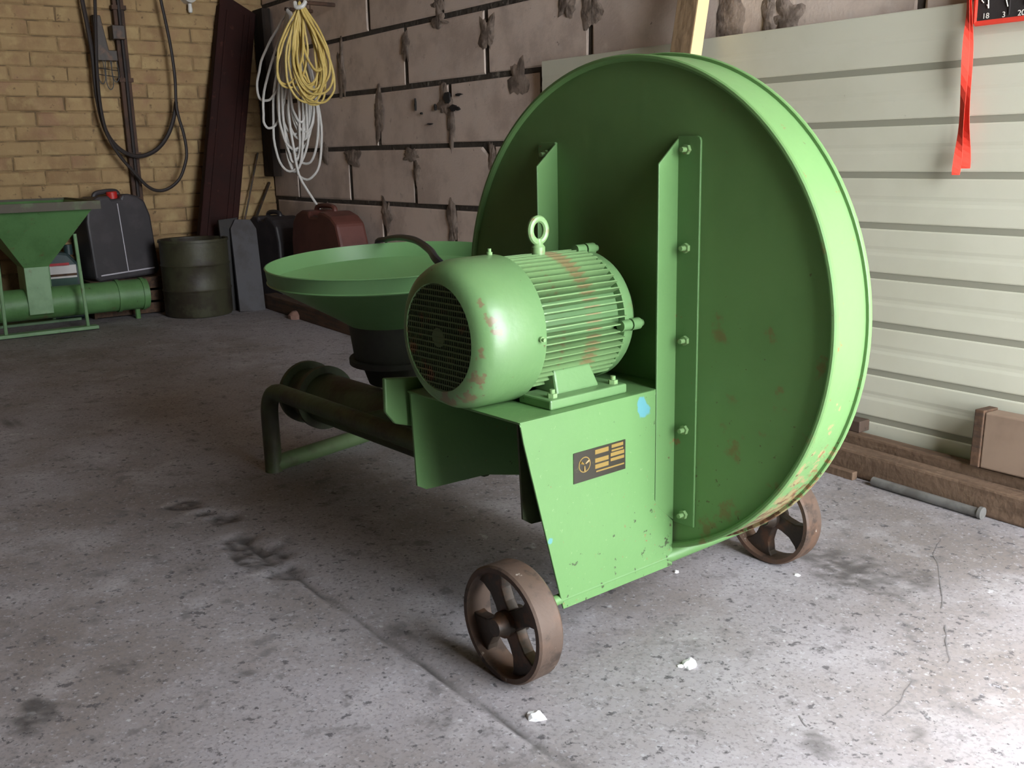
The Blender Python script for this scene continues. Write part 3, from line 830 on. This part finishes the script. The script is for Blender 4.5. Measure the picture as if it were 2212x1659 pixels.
# ------------------------------------------------------------------ old drum
m_drum = mat('grimy_green_drum', srgb(62, 60, 42), 0.55, .1, layers=[('noise', srgb(44, 34, 26), 5, .42, .62, .8), ('noise', srgb(76, 78, 56), 9, .55, .7, .6)], bump=(30, .2))
df = on_floor(425, 690); dl = on_left(346, 620, df.x - .17); dr = on_left(500, 620, df.x - .17)
RD = abs(dr.y - dl.y) / 2 * .91; dc = Vector((df.x - RD * .97, (dl.y + dr.y) / 2 - .0, 0)); zd = tz(dc.x)
hd = on_left(425, 517, dc.x).z - zd
drum = empty('metal_drum', room_at(dc.x, dc.y, zd)); tag(drum, 'grimy dark green open metal drum in front of the rust brown channel', 'drum')
MB().lathe([(.0, 0), (.0, RD * .96), (.012, RD), (hd * .33, RD), (hd * .35, RD + .005), (hd * .37, RD), (hd * .66, RD), (hd * .68, RD + .005), (hd * .70, RD), (hd - .01, RD), (hd, RD - .004), (hd - .01, RD - .012), (.03, RD - .012), (.03, 0)], 'z', (0, 0), 56).build('shell', m_drum, drum, sharp=40)
MB().lathe([(hd - .006, RD + .006), (hd + .006, RD + .004), (hd + .004, RD - .008), (hd - .006, RD - .008)], 'z', (0, 0), 56, True).build('rolled_rim', m_drum, drum)
MB().lathe([(hd - .05, RD - .012), (hd - .052, 0)], 'z', (0, 0), 40).build('sludge', m_dark, drum)

# ------------------------------------------------------------------ rust brown steel channel leaning in the corner
m_rustch = mat('rust_brown_primer', srgb(46, 21, 17), 0.85, spec=.25, layers=[('noise', srgb(38, 20, 17), 5, .42, .64, .8), ('noise', srgb(82, 44, 34), 20, .6, .72, .6)], bump=(40, .15))
pTL, pTR = on_left(478, -3, .05), on_left(551, 17, .05)
pBL, pBR = on_left(425, 512, .22), on_left(519, 490, .22)
# plank frame: direction along its length from bottom to top
cb_, ct_ = (pBL + pBR) / 2, (pTL + pTR) / 2
ln = (ct_ - cb_).normalized()
foot = cb_ - ln * ((cb_.z - tz(.2)) / ln.z)
wdt = ((pTR - pTL).length * .5 + (pBR - pBL).length * .5) * .93
yv = Vector((0, 1, 0)); yv = (yv - ln * yv.dot(ln)).normalized(); xv = yv.cross(ln)
CH = Matrix(((xv.x, yv.x, ln.x, foot.x), (xv.y, yv.y, ln.y, foot.y), (xv.z, yv.z, ln.z, foot.z), (0, 0, 0, 1)))
chl = (ct_ - foot).length
chn = empty('steel_channel', ROOM @ CH); tag(chn, 'tall rust brown steel channel leaning on the yellow brick wall', 'steel channel')
W2 = wdt / 2
topl = chl + .03; topr = chl - .03
vs = []
mb = MB(); mb.add([(0, -W2, .0), (0, W2, .0), (0, W2, topr), (0, -W2, topl), (-.004, -W2, .0), (-.004, W2, .0), (-.004, W2, topr), (-.004, -W2, topl)],
    [(0, 1, 2, 3), (4, 5, 6, 7), (0, 1, 5, 4), (1, 2, 6, 5), (2, 3, 7, 6), (3, 0, 4, 7)])
mb.build('web', m_rustch, chn)
for yy in (-W2, W2 - .004):
    MB().box(-.045, 0, yy, yy + .004, 0, topr).build('flange', m_rustch, chn)
for yy in (-W2 * .55, W2 * .42, W2 * .72):
    MB().box(0, .006, yy - .006, yy + .006, 0, topr - .02).build('rib', m_rustch, chn, bevel=.002)

# ------------------------------------------------------------------ dark boards and cans in the far corner
def leaning_board(name, px_bot, px_top, w_px, thick, m, label, s_bot, s_top, cat='board', roundtop=False):
    """board leaning towards the brick wall, defined by the middle of its foot and of its top"""
    B = on_floor(*px_bot); B = Vector((B.x, B.y, tz(B.x)))
    T = on_left(px_top[0], px_top[1], s_top)
    ln = (T - B); L = ln.length; ln.normalize()
    yv = Vector((0, 1, 0)); yv = (yv - ln * yv.dot(ln)).normalized(); xv = yv.cross(ln)
    mtx = ROOM @ Matrix(((xv.x, yv.x, ln.x, B.x), (xv.y, yv.y, ln.y, B.y), (xv.z, yv.z, ln.z, B.z), (0, 0, 0, 1)))
    w = w_px * 5.2 / F_PX / .82
    poly = [(-w / 2, 0), (w / 2, 0), (w / 2, L - (w * .35 if roundtop else .0)), (w * .3, L), (-w * .3, L), (-w / 2, L - (w * .35 if roundtop else 0.0))] if roundtop else [(-w / 2, 0), (w / 2, 0), (w / 2, L), (-w / 2, L - .01)]
    o = MB().prism(poly, 'x', -thick, 0).build(name, m, None, bevel=.002)
    o.matrix_world = mtx
    return tag(o, label, cat)
m_blkbd = mat('black_board', srgb(30, 27, 25), .7, layers=[('noise', srgb(52, 42, 34), 8, .5, .7, .6)])
m_gybd = mat('grey_board', srgb(74, 72, 74), .75, layers=[('noise', srgb(56, 50, 48), 8, .42, .64, .7)])
leaning_board('narrow_board', (516, 670), (492, 470), 34, .02, m_blkbd, 'narrow black board leaning between the drum and the grey board', .3, .34)
leaning_board('upright_board', (547, 672), (524, 474), 46, .02, m_gybd, 'grey round topped board standing next to the narrow black board', .3, .36, roundtop=True)
yb_ = on_floor(503, 640, 0); 
yo = on_left(505, 612, .22)
rag = MB().prism([(0, -.05), (.02, -.055), (.028, 0), (.02, .05), (.0, .10), (-.008, .03)], 'x', -.01, .01).build('yellow_scrap', mat('yellow_plastic', srgb(190, 164, 70), .6), None, bevel=.003)
rag.matrix_world = ROOM @ Matrix.Translation((yo.x, yo.y, yo.z)); tag(rag, 'small yellow plastic scrap wedged between the drum and black board', 'scrap')
# dark red canister and black canister against the block wall
rT = on_right(700, 458, -.20); rL = on_right(628, 500, -.20); rR = on_right(768, 500, -.13)
wR = rR.x - rL.x
sR = (rL.x + rR.x) / 2
canister('jerry_can', room_at(sR, -.13, tz(sR), 0.0), wR * .97, .15, rT.z - tz(sR), m_drkred, m_red, 'dark red jerry can against the block wall behind the round hopper', 'jerry can', None, False)
kT = on_right(598, 462, -.12); kL = on_right(560, 500, -.12); kR = on_right(640, 500, -.12)
sK = (kL.x + kR.x) / 2
canister('jerry_can', room_at(sK, -.125, tz(sK), .1), (kR.x - kL.x) * .72, .17, kT.z - tz(sK) - .01, m_blackpl, m_red, 'sooty black jerry can in the corner between grey board and red can', 'jerry can', None, False)
# brown beam lying along the block wall
bA, bB = on_floor(566, 668), on_floor(760, 722)
yBm = (bA.y + bB.y) / 2
bm_ = MB().box(-.02, 1.25, 0, .07, 0, .075).build('wooden_beam', m_oldwood, None, bevel=.004)
bm_.matrix_world = room_at(bA.x, yBm, tz(bA.x), 0, 0, .02); tag(bm_, 'brown wooden beam lying on the floor under the round hopper', 'beam')
st_ = on_floor(640, 688)
stn = MB().lathe([(0, .0), (0, .035), (.02, .04), (.038, .02), (.042, 0)], 'z', (0, 0), 8).build('brick_lump', mat('brick_lump', srgb(128, 96, 84), .9), None)
stn.matrix_world = room_at(st_.x, st_.y, tz(st_.x) - .002, .4); tag(stn, 'small brick lump on the floor beside the brown beam', 'rubble')
# two thin rods leaning in the corner
for i, (p0, p1, lab) in enumerate([((540, 505), (582, 394), 'thin dark iron rod leaning into the far corner'), ((524, 500), (557, 330), 'second thinner dark rod leaning beside the steel channel')]):
    A = on_left(p0[0], p0[1], .10 - .03 * i); B = on_left(p1[0], p1[1], .02 + .01 * i)
    dd = (B - A); A2 = A - dd * ((A.z - tz(.1)) / dd.z)
    c = A2; vv = [(p - c) for p in (A2, B)]
    o = MB().tube(vv, .007 - .002 * i, 8).build('iron_rod', m_spoke, None); o.matrix_world = ROOM @ Matrix.Translation(c)
    tag(o, lab, 'rod')

# ------------------------------------------------------------------ things on the brick wall
def hang(name, pts_px, s, r, m, label, cat, n=5, wob=.004, seg=8):
    pts = []
    for i, p in enumerate(pts_px):
        q = on_left(p[0], p[1], s); q.x += random.uniform(-wob, wob); pts.append(q)
    c = pts[0].copy()
    o = MB().tube([p - c for p in smooth_path(pts, n)], r, seg).build(name, m, None)
    o.matrix_world = ROOM @ Matrix.Translation(c)
    return tag(o, label, cat)
m_hose = mat('hose_rubber', srgb(44, 36, 34), .55)
hang('rubber_hose', [(168, -60), (178, 0), (190, 60), (200, 120), (206, 180), (215, 240), (232, 290), (258, 322), (290, 337), (318, 334), (344, 318), (364, 290), (375, 255), (380, 220)], .075, .0105, m_hose,
     'thick dark rubber hose hanging in a loop on the yellow brick wall', 'hose')
hang('rubber_hose', [(204, -60), (205, 0), (207, 70), (210, 150), (217, 230), (232, 290), (258, 335), (290, 372), (318, 402), (342, 412), (366, 406), (388, 385), (401, 350), (403, 325), (397, 290), (385, 250), (380, 220), (378, 170), (370, 110), (360, 55), (348, 0), (338, -60)], .10, .008, m_hose,
     'thinner black hose hanging lowest in a long loop on brick wall', 'hose')
m_iron = mat('rusty_iron', srgb(84, 60, 46), .75, .2, layers=[('noise', srgb(52, 40, 34), 9, .42, .62, .8), ('noise', srgb(124, 116, 104), 30, .66, .72, .6)], bump=(50, .3))
c0 = on_left(252, -90, .03); c1 = on_left(290, 425, .03)
cond = empty('iron_post', room_at(.03, (c0.y + c1.y) / 2, .35)); tag(cond, 'rusty vertical iron post fixed on the brick wall behind the hoses', 'iron post')
MB().box(-.019, .006, -.026, .026, 0, 1.65).build('flat_bar', m_iron, cond, bevel=.003)
MB().tube([(.012, .0, .30), (.012, .002, .9), (.012, -.002, 1.65)], .009, 8).build('cable_run', m_hose, cond)
for z in (.5, .86, 1.2): MB().box(-.02, .016, -.034, .034, z, z + .02).build('clamp', m_iron, cond)
g0 = on_left(230, 108, .05)
gad = empty('wire_bracket', room_at(.05, g0.y, g0.z)); tag(gad, 'dark metal bracket with loose wires beside the iron post', 'bracket')
MB().prism([(-.05, .16), (-.012, .16), (.012, .0), (.05, -.0), (.05, -.05), (-.05, -.05)], 'x', -.035, .0).build('bracket_plate', m_spoke, gad, bevel=.003)
MB().box(-.035, .03, .03, .09, .05, .115).build('bracket_arm', m_spoke, gad, bevel=.003)
for k, (dy, dz) in enumerate([(-.035, -.16), (.0, -.185), (.03, -.15)]):
    MB().tube(smooth_path([(0, dy - .012, -.05), (.004, dy - .016, dz + .03), (.004, dy, dz), (.004, dy + .016, dz + .03), (0, dy + .012, -.05)], 5), .0022, 6).build('wire', m_cable, gad)
for zz_ in (-.085, -.115): MB().tube([(.003, -.05, zz_), (.003, .045, zz_ - .012)], .002, 6).build('wire', m_cable, gad)
l_ = on_left(410, -6, .04)
lamp = empty('wall_fitting', room_at(.0, l_.y, l_.z)); tag(lamp, 'small white round fitting on the brick wall at the top edge', 'wall fitting')
m_white = mat('white_plastic', srgb(214, 212, 206), .4)
MB().lathe([(-.01, 0), (-.01, .04), (.05, .036), (.06, .026), (.06, 0)], 'x', (0, .01), 28).build('dome', m_white, lamp)
MB().lathe([(-.075, .0), (-.072, .010), (-.058, .012), (-.045, .010), (-.03, .010)], 'z', (.03, .0), 14).build('pull_knob', m_white, lamp)

# dark board added to fill the dark band in the corner
m_cornerdark = mat('corner_dark', srgb(48, 36, 27), .9, layers=[('noise', srgb(34, 26, 20), 6, .42, .62, .8, (6, 6, 1)), ('noise', srgb(74, 56, 40), 18, .62, .72, .5, (6, 6, 1))], bump=(40, .35))
post = MB().box(.012, .135, -.055, -.008, 0, .86).build('corner_fill', m_cornerdark, None, bevel=.003)
post.matrix_world = ROOM @ Matrix.Translation((0, 0, .73)); tag(post, 'dark board added upright in the corner behind the cable coils', 'board')

# ------------------------------------------------------------------ coiled cables on the block wall
def coil(name, top_px, y, loops, r, m, label, cat, tail=None):
    """one continuous cable laid in teardrop loops (dx, width, length) that hang from a nail"""
    T = on_right(top_px[0], top_px[1], y)
    pts = []
    for i, (dx, wd, ln) in enumerate(loops):
        dy = -.004 * (i % 7) + random.uniform(-.008, .008)
        n = 26
        for k in range(n):
            t = 2 * PI * k / n
            v = (1 - math.cos(t)) / 2
            x = wd * math.sin(t) * (v ** .55) * (1.0 if math.sin(t) > 0 else .95) + dx * v
            pts.append(Vector((x + random.uniform(-.003, .003), dy + random.uniform(-.003, .003) - .012 * math.sin(t * 2 + i), -ln * v + random.uniform(-.002, .002) + .006 * (i % 3))))
    if tail:
        pts += [Vector(p) for p in tail]
    root = empty(name, ROOM @ Matrix.Translation(T) @ Matrix.Rotation(.75, 4, 'Z')); tag(root, label, cat)
    MB().tube(smooth_path(pts, 2), r, 7).build('cable', m, root)
    return root, T
m_yel = mat('yellow_cable', srgb(206, 180, 104), .55)
m_wht = mat('white_cable', srgb(200, 196, 190), .55)
rd = random.Random(11)
loops = [(rd.uniform(.0, .06), rd.uniform(.05, .125), rd.uniform(.36, .445)) for _ in range(17)] + [(-.10, .085, .355), (-.09, .095, .36), (.06, .12, .40), (.07, .06, .30), (.06, .055, .29)]
yc, T = coil('cable_coil', (652, 12), -.17, loops, .0052, m_yel, 'coil of yellow cable hanging on the block wall near the corner', 'cable coil')
MB().tube([(-.01, -.03, .012), (.115, .115, .012)], .009, 8).build('hook', m_iron, yc)
MB().tube(smooth_path([(.03, -.03, .012), (.02, -.045, -.01), (-.01, -.045, -.012), (-.02, -.03, .01)], 4), .010, 8).build('binding_tape', m_white, yc)
loops = [(rd.uniform(-.03, .05), rd.uniform(.05, .12), rd.uniform(.55, .76)) for _ in range(8)] + [(-.05, .13, .76), (.03, .14, .79), (.03, .125, .72), (-.16, .09, .42), (-.14, .07, .54), (.03, .05, .52)]
wc, T2 = coil('cable_coil', (626, 25), -.12, loops, .0062, m_wht, 'coil of white cable hanging below and behind the yellow coil', 'cable coil',
    tail=[(.0, -.02, -.2), (-.03, -.03, -.45), (-.015, -.03, -.64), (.0, -.03, -.76), (.04, -.03, -.84), (.10, -.03, -.935)])
MB().tube([(-.01, -.03, .008), (.08, .085, .008)], .009, 8).build('hook', m_iron, wc)

# ------------------------------------------------------------------ wooden board leaning on the block wall behind the fan housing
m_wood = mat('weathered_board', srgb(152, 126, 96), .85, layers=[('noise', srgb(116, 94, 70), 5, .42, .64, .8, (8, 8, 1)), ('noise', srgb(84, 66, 50), 16, .60, .72, .6, (8, 8, 1))], bump=(40, .3))
m_woodlit = mat('lit_edge_tone', srgb(226, 196, 142), .8)
w0, w1 = on_right(1446, 118, -.13), on_right(1491, 118, -.13); w2 = on_right(1463, 0, -.09)
T_ = w2 + (w2 - w0) * 1.0; B_ = w0 - (w2 - w0) * (w0.z / (w2 - w0).z)
ln = (T_ - B_).normalized(); L_ = (T_ - B_).length
xv = Vector((1, 0, 0)); xv = (xv - ln * xv.dot(ln)).normalized(); yv = ln.cross(xv)
bw = w1.x - w0.x
BM = ROOM @ Matrix(((xv.x, yv.x, ln.x, B_.x), (xv.y, yv.y, ln.y, B_.y), (xv.z, yv.z, ln.z, B_.z), (0, 0, 0, 1)))
brd = empty('wooden_board', BM); tag(brd, 'weathered wooden board leaning on the wall behind the fan housing', 'board')
MB().box(0, bw, .0, .045, .0, L_).build('plank', m_wood, brd, bevel=.002)
MB().box(bw, bw + .0012, .001, .044, .0, L_).build('lit_edge', m_woodlit, brd)  # pale strip paints in the light on the board's right edge

# ------------------------------------------------------------------ tool roll with red ribbons on the cladding
m_rollblk = mat('black_fabric', srgb(44, 38, 36), .9, bump=(220, .3, .002))
m_rollred = mat('red_webbing', srgb(226, 66, 48), .75, bump=(200, .25, .002))
ty = -.05
tc_ = on_right(2105, 51, ty)
roll = empty('tool_roll', ROOM @ Matrix.Translation(tc_)); tag(roll, 'black fabric wrench roll with red trim hanging on the pale cladding', 'tool roll')
RW, RH = .62, .40
MB().box(0, RW, 0, .010, 0, RH).build('fabric', m_rollblk, roll, bevel=.003)
for k in range(1, 8): MB().box(k * .0775 - .0012, k * .0775 + .0012, -.0022, .001, .01, RH * .8).build('pocket_seam', m_rollblk, roll)
fr = [(0, 0), (RW, 0), (RW, RH), (0, RH)]
for i in range(4):
    a, b = fr[i], fr[(i + 1) % 4]
    MB().tube([(a[0], .004, a[1]), (b[0], .004, b[1])], .0062, 8).build('binding', m_rollred, roll)
def text_mesh(txt, size, m):
    cu = D.curves.new('print', 'FONT'); cu.body = txt; cu.size = size; cu.extrude = .0002; cu.align_x = 'CENTER'
    to = D.objects.new('print', cu); COL.objects.link(to)
    dg = bpy.context.evaluated_depsgraph_get(); dg.update()
    me = D.meshes.new_from_object(to.evaluated_get(dg))
    D.objects.remove(to); me.materials.clear(); me.materials.append(m)
    return me
m_print = mat('white_print', srgb(236, 230, 220), .6)
for txt, px, py in [('18', 2129, 40), ('3', 2168, 37), ('20', 2206, 33)]:
    q = on_right(px, py, ty - .002) - tc_
    inst('size_number', text_mesh(txt, .0165, m_print), roll, (q.x, -.0024, q.z), (PI / 2, 0, 0))
for px, pts in enumerate([[(2123, -10), (2122, 2), (2126, 6)], [(2136, -12), (2136, 18), (2133, 10)], [(2172, -12), (2176, 6), (2178, 14)], [(2214, -12), (2216, 10)]]):
    pp = [on_right(a, b, ty) - tc_ for a, b in pts]
    MB().tube([(p.x, -.0015, p.z) for p in pp], .0012, 6).build('wrench_outline', m_print, roll)
def ribbon(px_pts, w0, w1, dy):
    P = [on_right(a, b, ty + dy) - tc_ for a, b in px_pts]
    P = smooth_path(P, 4); n = len(P); vs = []
    for i, p in enumerate(P):
        w = w0 + (w1 - w0) * min(1, i / n * 1.4); tw = .004 * math.sin(i * .5)
        vs += [(p.x - w / 2, p.y + tw, p.z), (p.x + w / 2, p.y - tw, p.z), (p.x + w / 2, p.y - tw + .0015, p.z), (p.x - w / 2, p.y + tw + .0015, p.z)]
    fs = [(i * 4 + j, i * 4 + (j + 1) % 4, i * 4 + 4 + (j + 1) % 4, i * 4 + 4 + j) for i in range(n - 1) for j in range(4)] + [(0, 1, 2, 3), tuple(range(4 * n - 4, 4 * n))]
    MB().add(vs, fs).build('ribbon', m_rollred, roll)
ribbon([(2091, -40), (2091, 20), (2087, 90), (2082, 180), (2076, 270), (2070, 330), (2064, 378)], .009, .0165, -.012)
ribbon([(2094, -40), (2096, 30), (2094, 90), (2090, 170), (2087, 260), (2086, 320), (2085, 364)], .010, .020, -.005)

# ------------------------------------------------------------------ steel stock along the block wall
m_rusttube = mat('rusty_square_tube', srgb(108, 86, 68), .8, .1, layers=[('noise', srgb(86, 66, 50), 5, .42, .64, .8, (1, 6, 6)), ('noise', srgb(124, 102, 82), 12, .56, .72, .6, (1, 6, 6)), ('noise', srgb(76, 58, 46), 30, .62, .72, .6)], bump=(60, .25))
m_greypipe = mat('galvanised_pipe', srgb(120, 118, 114), .5, .3, layers=[('noise', srgb(90, 86, 82), 14, .45, .65, .7)])
def stock(name, s0, s1, y0, y1, z0, z1, m, label, cat='steel bar', hollow=True, ry=0.0):
    root = empty(name, room_at(s0, y0, tz(s0) + z0, 0, 0, .02)); tag(root, label, cat)
    MB().box(0, s1 - s0, 0, y1 - y0, 0, z1 - z0).build('tube_wall', m, root, bevel=.006)
    if hollow:
        MB().box(-.001, .001, .006, y1 - y0 - .006, .006, z1 - z0 - .006).build('end_shade', m_dark, root)  # black plate painted in for the unlit hollow of the tube
    return root
f0 = on_floor(1785, 1021); yF = f0.y + .026
stock('square_tube', 3.05, 5.6, yF, yF + .055, .0, .068, m_rusttube, 'rusty square steel tube lying in front along the pale cladding')
stock('square_tube', 3.10, 5.55, yF + .057, yF + .097, .0, .092, m_rusttube, 'rusty square steel tube lying behind, tight against the cladding')
d0 = on_right(1838, 931, -.045); d1 = on_right(1871, 931, -.045); dz = on_right(1871, 907, -.045)
o = MB().box(d0.x - .2, d1.x, -.075, -.032, 0, dz.z - d1.z).build('steel_offcut', m_castiron, None, bevel=.002)
o.matrix_world = ROOM @ Matrix.Translation((0, 0, d1.z)); tag(o, 'short dark steel offcut lying on the rear rusty tube', 'steel offcut')
e0 = on_floor(1852, 1034)
o = MB().box(-.45, 0, 0, .02, 0, .022).build('flat_bar', m_rusttube, None, bevel=.002)
o.matrix_world = room_at(e0.x, yF - .0245, tz(e0.x) - .002, 0, 0, .02); tag(o, 'short rusty flat bar end lying before the front tube', 'steel bar')
g1, g2 = on_floor(1893, 1046), on_floor(2132, 1112)
gp = empty('thin_pipe', room_at(g1.x, yF - .0165, tz(g1.x) + .0115, 0, 0, .02)); tag(gp, 'thin grey pipe lying on the floor before the rusty tubes', 'pipe')
MB().lathe([(0, .006), (0, .0115), (g2.x - g1.x, .0115), (g2.x - g1.x, .006)], 'x', (0, 0), 18).build('barrel', m_greypipe, gp)
MB().lathe([(g2.x - g1.x, 0), (g2.x - g1.x, .0145), (g2.x - g1.x + .008, .0145), (g2.x - g1.x + .008, 0)], 'x', (0, .002), 18).build('end_cap', m_greypipe, gp)
m_card = mat('brown_fibreboard', srgb(140, 118, 100), .85, layers=[('noise', srgb(116, 94, 78), 4, .42, .64, .7)])
q0 = on_right(2118, 898, -.10); q1 = on_right(2118, 1000, -.10)
o = MB().box(0, .45, 0, .055, 0, q0.z - q1.z + .02).build('brown_panel', m_card, None, bevel=.004)
o.matrix_world = ROOM @ Matrix.Translation((q1.x, -.105, q1.z - .01)) @ Matrix.Rotation(-.04, 4, 'X'); tag(o, 'brown fibre panel standing on edge upon the rusty tubes', 'panel')
MB().box(-.022, 0, -.004, .058, 0, q0.z - q1.z + .024).build('shadow_strip', m_oldwood, o, bevel=.002)  # dark strip added for the shadow at the panel's left end

# ------------------------------------------------------------------ plaster crumbs on the floor
m_chip = mat('white_plaster', srgb(226, 226, 226), .8)
def crumb(px, py, r, seed, lab):
    rr = random.Random(seed); c = on_floor(px, py)
    bm = bmesh.new(); bmesh.ops.create_icosphere(bm, subdivisions=2, radius=1)
    for v in bm.verts:
        k = 1 + .45 * noise.noise(v.co * 2.1 + Vector((seed, 0, 0)))
        v.co = Vector((v.co.x * r * k * 1.25, v.co.y * r * k, max(-.1, v.co.z) * r * .75 * k))
    me = D.meshes.new('plaster_crumb'); bm.to_mesh(me); bm.free(); me.materials.append(m_chip)
    o = D.objects.new('plaster_crumb', me); COL.objects.link(o)
    o.matrix_world = room_at(c.x, c.y, tz(c.x), rr.random() * 6)
    return tag(o, lab, 'plaster crumb', 'plaster crumbs on the concrete floor')
crumb(1158, 1550, .0125, 1, 'white plaster crumb on the floor joint in front of the near wheel')
crumb(1489, 1437, .012, 2, 'white plaster crumb lying alone on the bare floor right of wheel')
crumb(1470, 1440, .005, 3, 'tiny white crumb beside the larger crumb on bare floor')
crumb(1461, 1236, .005, 4, 'tiny white crumb under the lower corner of the motor base')
crumb(1722, 1243, .005, 5, 'tiny white crumb in front of the far iron wheel')
